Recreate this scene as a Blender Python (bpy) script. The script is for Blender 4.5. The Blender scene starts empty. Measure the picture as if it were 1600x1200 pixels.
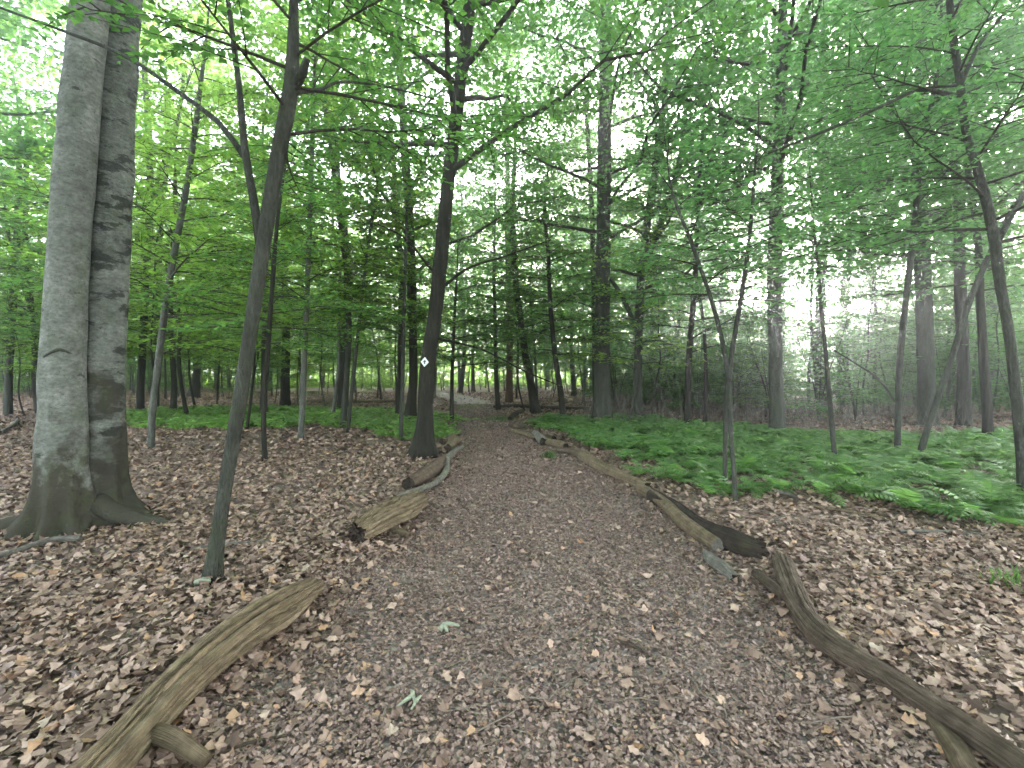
import bpy, math, random
import numpy as np
from mathutils import Vector, noise as mnoise

# ------------------------------------------------------------------ camera, sky, sun, exposure
scene = bpy.context.scene
col = scene.collection
EYE, FPX, PITCH = 1.5, 733.0, math.radians(1.17)
cam_d = bpy.data.cameras.new('camera'); cam = bpy.data.objects.new('camera', cam_d); col.objects.link(cam)
cam_d.sensor_width = 36; cam_d.lens = 36 * FPX / 1600; cam_d.clip_start = 0.05; cam_d.clip_end = 2000
cam.location = (0, 0, EYE); cam.rotation_euler = (math.pi / 2 - PITCH, 0, 0)
scene.camera = cam

SUN_EL, SUN_AZ = math.radians(11), math.radians(32.5)          # azimuth to the right of the view direction
world = bpy.data.worlds.new('World'); scene.world = world; world.use_nodes = True
wn = world.node_tree.nodes; wl = world.node_tree.links
bg = wn['Background']; sky = wn.new('ShaderNodeTexSky'); sky.sky_type = 'NISHITA'; sky.sun_disc = False
sky.sun_elevation = SUN_EL; sky.sun_rotation = SUN_AZ; sky.air_density = 1.0; sky.dust_density = 4.0; sky.ozone_density = 1.0
hs = wn.new('ShaderNodeHueSaturation'); hs.inputs['Saturation'].default_value = 0.45
wl.new(sky.outputs[0], hs.inputs['Color']); wl.new(hs.outputs[0], bg.inputs[0]); bg.inputs[1].default_value = 0.15
sun_d = bpy.data.lights.new('sun', 'SUN'); sun = bpy.data.objects.new('sun', sun_d); col.objects.link(sun)
sun_d.energy = 1.5; sun_d.angle = math.radians(11); sun_d.color = (1.0, 0.96, 0.9)
sv = Vector((math.sin(SUN_AZ) * math.cos(SUN_EL), math.cos(SUN_AZ) * math.cos(SUN_EL), math.sin(SUN_EL)))
sun.rotation_euler = sv.to_track_quat('Z', 'Y').to_euler(); sun.location = sv * 60

vs = scene.view_settings
vs.view_transform = 'Standard'; vs.look = 'None'; vs.gamma = 1.0; vs.use_curve_mapping = False
vs.exposure = 5.0
cy = scene.cycles
cy.use_denoising = True; cy.use_adaptive_sampling = True; cy.adaptive_threshold = 0.02
try: cy.denoiser = 'OPENIMAGEDENOISE'
except Exception: pass
cy.max_bounces = 5; cy.diffuse_bounces = 5; cy.glossy_bounces = 2; cy.transmission_bounces = 4; cy.volume_bounces = 0
cy.transparent_max_bounces = 4; cy.sample_clamp_indirect = 6.0
cy.caustics_reflective = False; cy.caustics_refractive = False
HAZE_DENSITY = 0.006

# ------------------------------------------------------------------ helpers
def ray(px, py):
    x, z = (px - 800) / FPX, -(py - 600) / FPX
    c, s = math.cos(PITCH), math.sin(PITCH)
    return np.array((x, c + s * z, -s + c * z))
def at(px, py):
    d = ray(px, py); t = EYE / max(1e-3, -d[2]); return np.array((d[0] * t, d[1] * t, 0.0))
def pt(px, py, Y):
    d = ray(px, py); t = Y / d[1]; return np.array((d[0] * t, Y, EYE + d[2] * t))
def rad(w, Y, px=800): return w / 2 / FPX * Y / math.hypot(1, (px - 800) / FPX)

_tab = np.random.RandomState(3).rand(256, 256)
def vnoise(x, y):
    xi = np.floor(x).astype(int); yi = np.floor(y).astype(int); fx = x - xi; fy = y - yi
    fx = fx * fx * (3 - 2 * fx); fy = fy * fy * (3 - 2 * fy)
    t = _tab
    a = t[xi & 255, yi & 255]; b = t[(xi + 1) & 255, yi & 255]; c = t[xi & 255, (yi + 1) & 255]; d = t[(xi + 1) & 255, (yi + 1) & 255]
    return (a * (1 - fx) + b * fx) * (1 - fy) + (c * (1 - fx) + d * fx) * fy - 0.5

# the trodden way: centre line and half width, in metres
PC = np.array([(-6, .15, 1.6), (0, .15, 1.6), (2, .2, 1.62), (4, .38, 1.62), (6, .3, 1.45), (9, .1, 1.25), (12, -.35, 1.15), (16, -1.0, 1.1), (20, -1.5, 1.1), (26, -2.2, 1.2), (34, -4.5, 1.3), (45, -9, 1.4)])
def path_c(y): return np.interp(y, PC[:, 0], PC[:, 1])
def path_w(y): return np.interp(y, PC[:, 0], PC[:, 2])
def ground_z(x, y):
    x = np.asarray(x, float); y = np.asarray(y, float)
    z = 0.09 * vnoise(x * .45 + 7, y * .45 + 3) + 0.045 * vnoise(x * 1.7, y * 1.7) + .018 * vnoise(x * 5 + 40, y * 5)
    d = np.abs(x - path_c(y)) / path_w(y)
    s = np.clip((1.25 - d) / .5, 0, 1); s = s * s * (3 - 2 * s) * (y < 44)
    far = np.clip((np.hypot(x, y) - 25) / 40, 0, 1)
    return z * (1 - .75 * s) * (1 - far) - .045 * s + far * .25 * vnoise(x * .05 + 11, y * .05)

class MB:
    def __init__(s): s.v = []; s.f = []; s.m = []; s.n = 0
    def add(s, v, f, mat=0):
        v = np.asarray(v, float).reshape(-1, 3); f = np.asarray(f, int)
        s.v.append(v); s.f.append(f + s.n); s.m.append(mat); s.n += len(v)
    def mesh(s, name, mats, smooth=True):
        me = bpy.data.meshes.new(name)
        v = np.concatenate(s.v); me.vertices.add(len(v)); me.vertices.foreach_set('co', v.ravel().astype(np.float32))
        idx = np.concatenate([f.ravel() for f in s.f]); me.loops.add(len(idx)); me.loops.foreach_set('vertex_index', idx.astype(np.int32))
        cnt = np.concatenate([np.full(len(f), f.shape[1]) for f in s.f]); st = np.concatenate(([0], np.cumsum(cnt)[:-1]))
        me.polygons.add(len(cnt)); me.polygons.foreach_set('loop_start', st.astype(np.int32)); me.polygons.foreach_set('loop_total', cnt.astype(np.int32))
        mi = np.concatenate([np.full(len(f), m) for f, m in zip(s.f, s.m)]); me.polygons.foreach_set('material_index', mi.astype(np.int32))
        sm = np.ones(len(cnt), bool) if smooth is True else (np.zeros(len(cnt), bool) if smooth is False else np.isin(mi, smooth))
        me.polygons.foreach_set('use_smooth', sm)
        for m in mats: me.materials.append(m)
        me.update(calc_edges=True); me.validate(); return me

def link(name, data, parent=None, loc=None):
    o = bpy.data.objects.new(name, data); col.objects.link(o)
    if parent is not None: o.parent = parent
    if loc is not None: o.location = loc
    return o
def tag(o, label=None, cat=None, group=None, kind=None):
    for k, v in (('label', label), ('category', cat), ('group', group), ('kind', kind)):
        if v: o[k] = v
    return o

def frames(p):
    p = np.asarray(p, float); t = np.gradient(p, axis=0); t /= np.linalg.norm(t, axis=1)[:, None] + 1e-9
    a = np.array((1., 0, 0)) if abs(t[0][0]) < .8 else np.array((0, 1., 0))
    U = []; V = []
    for k in range(len(p)):
        a = a - t[k] * a.dot(t[k]); a /= np.linalg.norm(a) + 1e-9; U.append(a); V.append(np.cross(t[k], a))
    return t, np.array(U), np.array(V)
def tube(mb, p, r, seg=8, mat=0, disp=None, cap=True):
    """tapered tube along p; disp(s, theta, point) adds to the radius"""
    p = np.asarray(p, float); r = np.broadcast_to(np.asarray(r, float), (len(p),)); n = len(p)
    t, U, V = frames(p); th = np.linspace(0, 2 * np.pi, seg, endpoint=False)
    c, s = np.cos(th), np.sin(th)
    R = np.repeat(r[:, None], seg, 1)
    dirs = U[:, None, :] * c[None, :, None] + V[:, None, :] * s[None, :, None]
    if disp is not None: R = R + disp(np.linspace(0, 1, n)[:, None] + 0 * th[None, :], th[None, :] + 0 * r[:, None], p[:, None, :] + dirs * R[..., None])
    v = p[:, None, :] + dirs * R[..., None]
    i = np.arange(n - 1)[:, None] * seg; j = np.arange(seg)[None, :]; j2 = (j + 1) % seg
    f = np.stack([i + j, i + j2, i + seg + j2, i + seg + j], -1).reshape(-1, 4)
    mb.add(v.reshape(-1, 3), f, mat)
    if cap and n > 1:
        base = mb.n - n * seg
        for row in (0, n - 1):
            k = np.arange(seg) + base + row * seg
            cv = v[row].mean(0); mb.v.append(cv[None]); ci = mb.n; mb.n += 1
            ff = np.stack([np.full(seg, ci), k, np.roll(k, -1)], 1)
            if row == 0: ff = ff[:, ::-1]
            mb.f.append(ff); mb.m.append(mat)
def resample(p, n):
    """smooth curve through control points (Catmull-Rom), n samples"""
    p = np.asarray(p, float)
    if len(p) < 3: 
        t = np.linspace(0, 1, n)[:, None]; return p[0] * (1 - t) + p[-1] * t
    d = np.concatenate(([0], np.cumsum(np.linalg.norm(np.diff(p[:, :3], axis=0), axis=1) + 1e-6))); tt = np.linspace(0, d[-1], n)
    k = np.clip(np.searchsorted(d, tt, side='right') - 1, 0, len(p) - 2); u = ((tt - d[k]) / (d[k + 1] - d[k]))[:, None]
    m = np.gradient(p, d, axis=0); h = (d[k + 1] - d[k])[:, None]
    return (2 * u**3 - 3 * u**2 + 1) * p[k] + (u**3 - 2 * u**2 + u) * h * m[k] + (-2 * u**3 + 3 * u**2) * p[k + 1] + (u**3 - u**2) * h * m[k + 1]

# ------------------------------------------------------------------ materials
class NT:
    def __init__(s, name):
        s.mat = bpy.data.materials.new(name); s.mat.use_nodes = True; s.t = s.mat.node_tree; s.n = s.t.nodes
        s.bsdf = s.n['Principled BSDF']; s.out = s.n['Material Output']
    def new(s, kind, **kw):
        n = s.n.new(kind)
        for k, v in kw.items(): setattr(n, k, v)
        return n
    def l(s, a, b): s.t.links.new(a, b)
    def ramp(s, fac, stops, interp='LINEAR'):
        r = s.new('ShaderNodeValToRGB'); r.color_ramp.interpolation = interp; e = r.color_ramp.elements
        while len(e) < len(stops): e.new(.5)
        for q, (p, c) in zip(e, stops): q.position = p; q.color = (*c, 1)
        s.l(fac, r.inputs[0]); return r.outputs[0]
    def noise(s, scale, detail=4, rough=.55, vec=None, stretch=None, obj=True):
        n = s.new('ShaderNodeTexNoise'); n.inputs['Scale'].default_value = scale; n.inputs['Detail'].default_value = detail; n.inputs['Roughness'].default_value = rough
        if vec is None:
            tc = s.new('ShaderNodeTexCoord'); vec = tc.outputs['Object']
        if stretch:
            mp = s.new('ShaderNodeMapping'); mp.inputs['Scale'].default_value = stretch; s.l(vec, mp.inputs[0]); vec = mp.outputs[0]
        s.l(vec, n.inputs['Vector']); return n.outputs[0]
    def mix(s, fac, a, b, mode='MIX'):
        m = s.new('ShaderNodeMix', data_type='RGBA', blend_type=mode)
        if isinstance(fac, (int, float)): m.inputs[0].default_value = fac
        else: s.l(fac, m.inputs[0])
        for sock, v in ((m.inputs[6], a), (m.inputs[7], b)):
            if isinstance(v, tuple): sock.default_value = (*v, 1)
            else: s.l(v, sock)
        return m.outputs[2]
    def math(s, op, a, b=None):
        m = s.new('ShaderNodeMath', operation=op)
        for k, v in enumerate((a, b)):
            if v is None: continue
            if isinstance(v, (int, float)): m.inputs[k].default_value = v
            else: s.l(v, m.inputs[k])
        return m.outputs[0]
    def bump(s, h, strength=.4, dist=.02):
        b = s.new('ShaderNodeBump'); b.inputs['Strength'].default_value = strength; b.inputs['Distance'].default_value = dist
        s.l(h, b.inputs['Height']); s.l(b.outputs[0], s.bsdf.inputs['Normal'])

def leaf_mat(name, lo, mid, hi, trans=.64, trcol=None):
    m = NT(name); g = m.new('ShaderNodeNewGeometry'); oi = m.new('ShaderNodeObjectInfo')
    c = m.ramp(g.outputs['Random Per Island'], [(0, lo), (.55, mid), (1, hi)])
    c = m.mix(m.math('MULTIPLY', oi.outputs['Random'], .45), c, hi)
    m.bsdf.inputs['Roughness'].default_value = .55; m.bsdf.inputs['Specular IOR Level'].default_value = .3
    m.l(c, m.bsdf.inputs['Base Color'])
    tr = m.new('ShaderNodeBsdfTranslucent'); tc = m.mix(1.0, c, trcol or (2.05, 2.35, 1.3), 'MULTIPLY'); m.l(tc, tr.inputs[0])
    mx = m.new('ShaderNodeMixShader'); mx.inputs[0].default_value = trans
    m.l(m.bsdf.outputs[0], mx.inputs[1]); m.l(tr.outputs[0], mx.inputs[2]); m.l(mx.outputs[0], m.out.inputs[0])
    return m.mat
M = {}
M['leaf'] = leaf_mat('beech_leaf', (.04, .085, .032), (.062, .125, .044), (.095, .165, .056))
M['leaf_yellow'] = leaf_mat('sunlit_leaf', (.065, .118, .03), (.105, .17, .042), (.155, .22, .055))  # yellower, brighter leaf copy: stronger light put into the colour
M['leaf_cool'] = leaf_mat('cool_leaf', (.042, .09, .05), (.062, .126, .064), (.09, .162, .076))
M['fern'] = leaf_mat('fern_green', (.05, .11, .036), (.085, .17, .055), (.14, .23, .08), .45)
M['cover'] = leaf_mat('ground_cover_green', (.075, .15, .04), (.12, .21, .06), (.18, .28, .09), .45)

def litter_mat(name, dark, gf=.95, bf=1.06):
    m = NT(name); g = m.new('ShaderNodeNewGeometry')
    st = [(0, (.07, .048, .034)), (.2, (.13, .09, .065)), (.45, (.20, .142, .102)), (.7, (.275, .20, .148)), (.88, (.33, .25, .19)), (.95, (.31, .19, .10)), (1, (.37, .30, .24))]
    st = [(p, (c[0] * dark, c[1] * dark * gf, c[2] * dark * bf)) for p, c in st]
    c = m.ramp(g.outputs['Random Per Island'], st)
    n = m.noise(38, 3); c = m.mix(.55, c, m.ramp(n, [(.25, (.45, .42, .4)), (.7, (1.15, 1.12, 1.08))]), 'MULTIPLY')
    m.l(c, m.bsdf.inputs['Base Color']); m.bsdf.inputs['Roughness'].default_value = .65; m.bsdf.inputs['Specular IOR Level'].default_value = .25
    return m.mat
M['litter'] = litter_mat('dry_leaf', 1.15, .95, 1.0)
M['litter_path'] = litter_mat('crushed_leaf', .95, .97, 1.1)

def ground_mat(name, a, b, c):
    m = NT(name); tc = m.new('ShaderNodeTexCoord'); P = tc.outputs['Object']
    vo = m.new('ShaderNodeTexVoronoi'); vo.inputs['Scale'].default_value = 22; vo.inputs['Randomness'].default_value = 1; m.l(P, vo.inputs['Vector'])
    sep = m.new('ShaderNodeSeparateColor'); m.l(vo.outputs['Color'], sep.inputs[0])
    base = m.ramp(sep.outputs[0], [(0, a), (.5, b), (1, c)])
    n = m.noise(2.2, 5, vec=P); base = m.mix(.6, base, m.ramp(n, [(.3, (.6, .58, .56)), (.7, (1.15, 1.12, 1.1))]), 'MULTIPLY')
    m.l(base, m.bsdf.inputs['Base Color']); m.bsdf.inputs['Roughness'].default_value = .9
    m.bump(vo.outputs['Distance'], .8, .02); return m.mat
M['soil'] = ground_mat('leafy_soil', (.07, .048, .036), (.14, .1, .074), (.22, .16, .12))
M['path_soil'] = ground_mat('trodden_soil', (.10, .08, .068), (.185, .153, .133), (.28, .24, .215))

def bark_mat(name, lo, mid, hi, scale=9, stretch=(1, 1, .25), moss=0.0, bump=.5, patch=None, zdark=None, zs=.36):
    m = NT(name); tc = m.new('ShaderNodeTexCoord'); P = tc.outputs['Object']
    oi = m.new('ShaderNodeObjectInfo'); va = m.new('ShaderNodeVectorMath', operation='ADD'); m.l(P, va.inputs[0]); m.l(oi.outputs['Random'], va.inputs[1])
    P2 = va.outputs[0]
    n1 = m.noise(scale, 8, .65, P2, stretch); n2 = m.noise(scale * 5, 5, .6, P2, stretch)
    c = m.ramp(n1, [(.3, lo), (.52, mid), (.72, hi)])
    c = m.mix(.8, c, m.ramp(n2, [(.28, (.4, .4, .4)), (.7, (1.35, 1.35, 1.35))]), 'MULTIPLY')
    n6 = m.noise(1.3, 4, .6, P2); c = m.mix(.6, c, m.ramp(n6, [(.3, (.55, .56, .55)), (.7, (1.25, 1.25, 1.22))]), 'MULTIPLY')
    if patch:
        n3 = m.noise(3.2, 7, .68, P2, (1, 1, 2.6)); c = m.mix(m.ramp(n3, [(patch, (0, 0, 0)), (patch + .04, (.9, .9, .9))]), c, (.022, .024, .021))
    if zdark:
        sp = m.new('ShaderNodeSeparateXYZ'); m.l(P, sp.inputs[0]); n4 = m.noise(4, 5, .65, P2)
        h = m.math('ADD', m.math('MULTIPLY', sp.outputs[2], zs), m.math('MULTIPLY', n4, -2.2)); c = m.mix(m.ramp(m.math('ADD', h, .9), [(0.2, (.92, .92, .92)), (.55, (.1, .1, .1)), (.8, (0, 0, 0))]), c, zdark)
    n7 = m.noise(55, 2, .5, P2); c = m.mix(m.ramp(n7, [(.66, (0, 0, 0)), (.7, (.6, .6, .6))]), c, (.03, .03, .026))
    if moss:
        n5 = m.noise(6, 6, .7, P2); c = m.mix(m.ramp(n5, [(.5, (0, 0, 0)), (.68, (moss, moss, moss))]), c, (.05, .07, .025))
    c = m.mix(m.math('MULTIPLY', oi.outputs['Random'], .3), c, (.045, .042, .035))
    m.l(c, m.bsdf.inputs['Base Color']); m.bsdf.inputs['Roughness'].default_value = .9; m.bsdf.inputs['Specular IOR Level'].default_value = .12
    m.bump(m.math('ADD', n1, m.math('MULTIPLY', n2, .8)), bump, .07); return m.mat
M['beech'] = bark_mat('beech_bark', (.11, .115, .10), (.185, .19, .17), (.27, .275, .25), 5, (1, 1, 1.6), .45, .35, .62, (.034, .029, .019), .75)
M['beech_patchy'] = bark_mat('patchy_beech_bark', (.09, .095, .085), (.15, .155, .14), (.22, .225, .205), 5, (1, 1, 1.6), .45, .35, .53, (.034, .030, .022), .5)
M['bark_dark'] = bark_mat('dark_bark', (.016, .014, .011), (.04, .036, .029), (.075, .068, .056), 16, (1, 1, .14), .3, 1.0)
M['bark_grey'] = bark_mat('grey_green_bark', (.038, .04, .032), (.068, .07, .058), (.105, .108, .09), 13, (1, 1, .25), .45, .8)
M['bark_pale'] = bark_mat('pale_slim_bark', (.075, .078, .066), (.12, .122, .105), (.165, .168, .148), 9, (1, 1, .4), .3, .4)
M['bark_red'] = bark_mat('red_brown_bark', (.07, .04, .028), (.12, .07, .048), (.17, .105, .075), 10, (1, 1, .2), 0, .7)
M['twig'] = bark_mat('twig_bark', (.03, .027, .022), (.055, .05, .04), (.08, .073, .06), 20, (1, 1, 1), 0, .2)
def wood_mat(name, lo, mid, hi):
    m = NT(name); tc = m.new('ShaderNodeTexCoord'); P = tc.outputs['Generated']
    uv = m.new('ShaderNodeUVMap'); uv.uv_map = 'UVMap'
    mp = m.new('ShaderNodeMapping'); mp.inputs['Scale'].default_value = (1.4, 26, 1); m.l(uv.outputs[0], mp.inputs[0])
    oi = m.new('ShaderNodeObjectInfo'); va = m.new('ShaderNodeVectorMath', operation='ADD'); m.l(mp.outputs[0], va.inputs[0]); m.l(m.math('MULTIPLY', oi.outputs['Random'], 50.0), va.inputs[1])
    nA = m.noise(1.0, 8, .7, va.outputs[0]); nB = m.noise(1.0, 4, .6, va.outputs[0], (2.2, 4.5, 1)); n2 = m.noise(14, 6, .65)
    n1 = m.math('ADD', m.math('MULTIPLY', nA, .5), m.math('MULTIPLY', nB, .5))
    c = m.ramp(n1, [(.32, lo), (.5, mid), (.7, hi)]); c = m.mix(.8, c, m.ramp(n2, [(.3, (.35, .33, .3)), (.7, (1.25, 1.22, 1.18))]), 'MULTIPLY')
    n5 = m.noise(5, 5, .7); c = m.mix(m.ramp(n5, [(.55, (0, 0, 0)), (.75, (.4, .4, .4))]), c, (.06, .07, .03))
    m.l(c, m.bsdf.inputs['Base Color']); m.bsdf.inputs['Roughness'].default_value = .85
    m.bsdf.inputs['Specular IOR Level'].default_value = .15; m.bump(m.math('ADD', n1, m.math('MULTIPLY', n2, .5)), 1.0, .035); return m.mat
M['wood_tan'] = wood_mat('weathered_tan_wood', (.07, .05, .033), (.19, .145, .095), (.30, .24, .17))
M['wood_brown'] = wood_mat('weathered_brown_wood', (.05, .038, .03), (.125, .093, .07), (.20, .155, .12))
M['wood_grey'] = wood_mat('weathered_grey_wood', (.10, .092, .08), (.22, .205, .18), (.33, .31, .28))
M['wood_dark'] = wood_mat('rotten_dark_wood', (.018, .014, .012), (.045, .034, .028), (.085, .065, .052))
def plain(name, c, rough=.7, sc=30):
    m = NT(name); n = m.noise(sc, 4); m.l(m.mix(.5, c, m.ramp(n, [(.3, (.6, .6, .6)), (.7, (1.2, 1.2, 1.2))]), 'MULTIPLY'), m.bsdf.inputs['Base Color'])
    m.bsdf.inputs['Roughness'].default_value = rough; return m.mat
M['wood_twig'] = plain('dead_twig', (.13, .105, .08), .9, 20)
M['sign_white'] = plain('white_marker_paint', (.72, .73, .74), .5, 60)
M['sign_black'] = plain('black_marker_print', (.02, .02, .022), .5)
M['lichen'] = plain('pale_lichen', (.21, .225, .16), .95, 90)
M['dead_grass'] = plain('dead_brush', (.10, .09, .072), .9, 8)
M['grass'] = leaf_mat('grass_blade', (.045, .09, .025), (.07, .125, .035), (.1, .16, .05), .3)

# ------------------------------------------------------------------ ground
def axis(lo, hi, n, k):
    u = np.linspace(-1, 1, n); s = np.sinh(k * u) / math.sinh(k); return np.where(s < 0, s * -lo, s * hi)
gx = axis(-450, 450, 200, 5.9); gy = axis(-60, 500, 210, 5.5) + 3
X, Y = np.meshgrid(gx, gy); Z = ground_z(X, Y)
gm = MB(); nx, ny = len(gx), len(gy)
i, j = np.meshgrid(np.arange(nx - 1), np.arange(ny - 1)); q = (j * nx + i).ravel()
gm.add(np.stack([X, Y, Z], -1).reshape(-1, 3), np.stack([q, q + 1, q + nx + 1, q + nx], 1))
floor = tag(link('forest_floor', gm.mesh('forest_floor', [M['soil']])), kind='structure')
# the trodden path: a sheet a little above the floor
pm = MB(); ys = np.linspace(-6, 43, 260); us = np.linspace(-1, 1, 31)
PX = path_c(ys)[:, None] + path_w(ys)[:, None] * us[None] * (1 + .1 * vnoise(ys * 1.3, ys * 0 + np.pi)[:, None] * np.abs(us)[None]); PY = np.repeat(ys[:, None], 31, 1)
PZ = ground_z(PX, PY) + .012 - .03 * (np.abs(us)[None] > .97)
i, j = np.meshgrid(np.arange(30), np.arange(259)); q = (j * 31 + i).ravel()
pm.add(np.stack([PX, PY, PZ], -1).reshape(-1, 3), np.stack([q, q + 1, q + 32, q + 31], 1))
path = tag(link('path', pm.mesh('path', [M['path_soil']])), kind='structure')

# ------------------------------------------------------------------ leaf litter
RS = np.random.RandomState(11)
def oak_outline(k, n):
    """lobed outline of one fallen leaf, length 1 along x, with a crumpled z"""
    r = np.random.RandomState(100 + k); u = np.linspace(0, 1, n // 2)
    if n == 4: return np.array([(-.5, .05), (.05, .3), (.5, -.02), (-.1, -.28)])
    if n == 6: return np.array([(-.5, .06), (-.05, .3), (.5, .1), (.38, -.16), (-.1, -.3), (-.45, -.1)])
    half = .30 * np.sin(np.pi * u ** .8) * (1 + (.42 * np.sin(u * 2 * np.pi * (2.2 + .6 * r.rand()) + r.rand() * 6) if n > 8 else 0)) + .02
    x = np.concatenate([u, u[::-1]]) - .5; y = np.concatenate([half, -half[::-1]])
    return np.stack([x, y], 1)
def scatter_leaves(mb, pos, size, nv, tilt, mat=0, curl=.35, lift=0.01):
    N = len(pos)
    if N == 0: return
    for k in range(5):
        sel = np.arange(N) % 5 == k; p = pos[sel]; n = len(p)
        if n == 0: continue
        o = oak_outline(k, nv); nv_ = len(o)
        s = size[sel][:, None]; asp = RS.uniform(.75, 1.3, (n, 1))
        lx = np.repeat(o[None, :, 0], n, 0) * s; ly = np.repeat(o[None, :, 1], n, 0) * s * asp
        c1 = RS.uniform(-1, 1, (n, 1)) * curl; c2 = RS.uniform(-.4, 1, (n, 1)) * curl * 3
        lz = (c1 * (lx / s) ** 2 * 2 + c2 * (ly / s) ** 2 * 1.5 + RS.uniform(-.035, .035, lx.shape)) * s
        az = RS.uniform(0, 2 * np.pi, (n, 1)); ta = RS.normal(0, tilt, (n, 1)); tb = RS.normal(0, tilt, (n, 1))
        x1 = lx * np.cos(ta) + lz * np.sin(ta); z1 = -lx * np.sin(ta) + lz * np.cos(ta)
        y1 = ly * np.cos(tb) - z1 * np.sin(tb); z2 = ly * np.sin(tb) + z1 * np.cos(tb)
        wx = x1 * np.cos(az) - y1 * np.sin(az) + p[:, :1]; wy = x1 * np.sin(az) + y1 * np.cos(az) + p[:, 1:2]
        wz = z2 + p[:, 2:3] + lift - np.minimum(z2.min(1, keepdims=True) * .55, 0)
        v = np.stack([wx, wy, wz], -1); h = nv_ // 2
        quads = np.array([(a, a + 1, nv_ - 2 - a, nv_ - 1 - a) for a in range(h - 1)])
        if nv_ == 4: quads = np.array([(0, 1, 2, 3)])
        f = (np.arange(n)[:, None, None] * nv_ + quads[None]).reshape(-1, 4)
        mb.add(v.reshape(-1, 3), f, mat)
def sample_wedge(d0, d1, dens, spread=1.22):
    area = spread * (d1 * d1 - d0 * d0); n = int(area * dens)
    d = np.sqrt(RS.uniform(d0 * d0, d1 * d1, n)); x = RS.uniform(-1, 1, n) * spread * d + RS.uniform(-.4, .4, n)
    return x, d
def in_path(x, y, m=1.0): return np.abs(x - path_c(y)) < path_w(y) * m
lit = MB(); crushed = MB()
for d0, d1, dens, nv, s0, s1 in ((1.2, 3, 1900, 16, .026, .076), (3, 4.6, 1500, 12, .028, .076), (4.6, 9, 700, 6, .04, .085), (9, 18, 190, 4, .08, .13), (18, 40, 60, 4, .12, .18)):
    x, y = sample_wedge(d0, d1, dens); edge = np.abs(x - path_c(y)) / path_w(y) + RS.normal(0, .12, len(x))
    keep = (edge > .9) | (RS.rand(len(x)) < .06); x, y = x[keep], y[keep]
    clump = vnoise(x * 2.3, y * 2.3 + 9); keep = RS.rand(len(x)) < .85 + clump; x, y = x[keep], y[keep]
    scatter_leaves(lit, np.stack([x, y, ground_z(x, y) + RS.uniform(0, .035, len(x))], 1), RS.uniform(s0, s1, len(x)), nv, .33)
for d0, d1, dens, nv, s0, s1 in ((1.2, 2.2, 7500, 6, .008, .036), (2.2, 5, 5600, 4, .010, .036), (5, 8, 2800, 4, .017, .044), (8, 13, 1000, 4, .03, .06), (13, 24, 200, 4, .05, .08)):
    n = int((d1 - d0) * 3.6 * dens); y = RS.uniform(d0, d1, n); x = path_c(y) + path_w(y) * RS.uniform(-1.12, 1.12, n)
    scatter_leaves(crushed, np.stack([x, y, ground_z(x, y) + .012 + RS.uniform(0, .012, n)], 1), RS.uniform(s0, s1, n), nv, .3)
tag(link('leaf_litter', lit.mesh('leaf_litter', [M['litter']], True)), 'brown fallen oak and beech leaves covering the forest floor', 'leaf litter', kind='stuff')
tag(link('crushed_leaf_litter', crushed.mesh('crushed_leaf_litter', [M['litter_path']], False)), 'crushed greyish leaf bits trodden into the path', 'leaf litter', kind='stuff')
tw = MB()
for k in range(420):
    d = 1.3 + 9 * RS.rand() ** 1.6; x0 = RS.uniform(-1.2, 1.2) * d; a = RS.uniform(0, 6.3); L = RS.uniform(.06, .32); x = x0 + np.cos(a) * L * np.array([0, .35, .7, 1]) + RS.normal(0, .012, 4); y = d + np.sin(a) * L * np.array([0, .35, .7, 1]) + RS.normal(0, .012, 4)
    tube(tw, np.stack([x, y, ground_z(x, y) + .035 + RS.uniform(0, .012)], 1), RS.uniform(.0015, .004) * np.array([1, .9, .8, .5]), 5, cap=False)
tag(link('twig_litter', tw.mesh('twig_litter', [M['wood_twig']])), 'thin broken twigs scattered over the fallen leaves', 'twigs', kind='stuff')
# the 300 leaves that show largest: each an object, lying on the floor
LV = []
for k in range(8):
    mb = MB(); o = oak_outline(20 + k, 24); r = np.random.RandomState(k)
    z = .5 * r.uniform(-.6, 1) * (o[:, 0]) ** 2 + 1.2 * r.uniform(-.2, 1) * o[:, 1] ** 2 + r.uniform(-.03, .03, len(o)); n = len(o); h = n // 2
    z -= z.min()
    mb.add(np.stack([o[:, 0], o[:, 1], z], 1), [(a, a + 1, n - 2 - a, n - 1 - a) for a in range(h - 1)])
    mb.add(np.array([(.49, .004, z[h - 1]), (.49, -.004, z[h - 1]), (.72, -.003, z[h - 1] + .02), (.72, .003, z[h - 1] + .02)]), [(0, 1, 2, 3)])
    LV.append(mb.mesh('fallen_leaf', [None], True))
def leafcol(name, c):
    m = NT(name); n = m.noise(2.5, 5, .6); m.l(m.mix(.7, c, m.ramp(n, [(.3, (.55, .5, .46)), (.7, (1.2, 1.17, 1.13))]), 'MULTIPLY'), m.bsdf.inputs['Base Color']); m.bsdf.inputs['Roughness'].default_value = .6; return m.mat
LM = [leafcol('leaf_tan', (.29, .205, .165)), leafcol('leaf_brown', (.16, .10, .072)), leafcol('leaf_pink_brown', (.27, .185, .16)), leafcol('leaf_pale', (.32, .25, .19)), leafcol('leaf_rust', (.25, .13, .065)), leafcol('leaf_dark', (.07, .046, .036))]
LVM = {}
for a, me in enumerate(LV):
    for b, mt in enumerate(LM):
        c = me.copy(); c.materials.clear(); c.materials.append(mt); LVM[a, b] = c
cnt = 0
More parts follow.
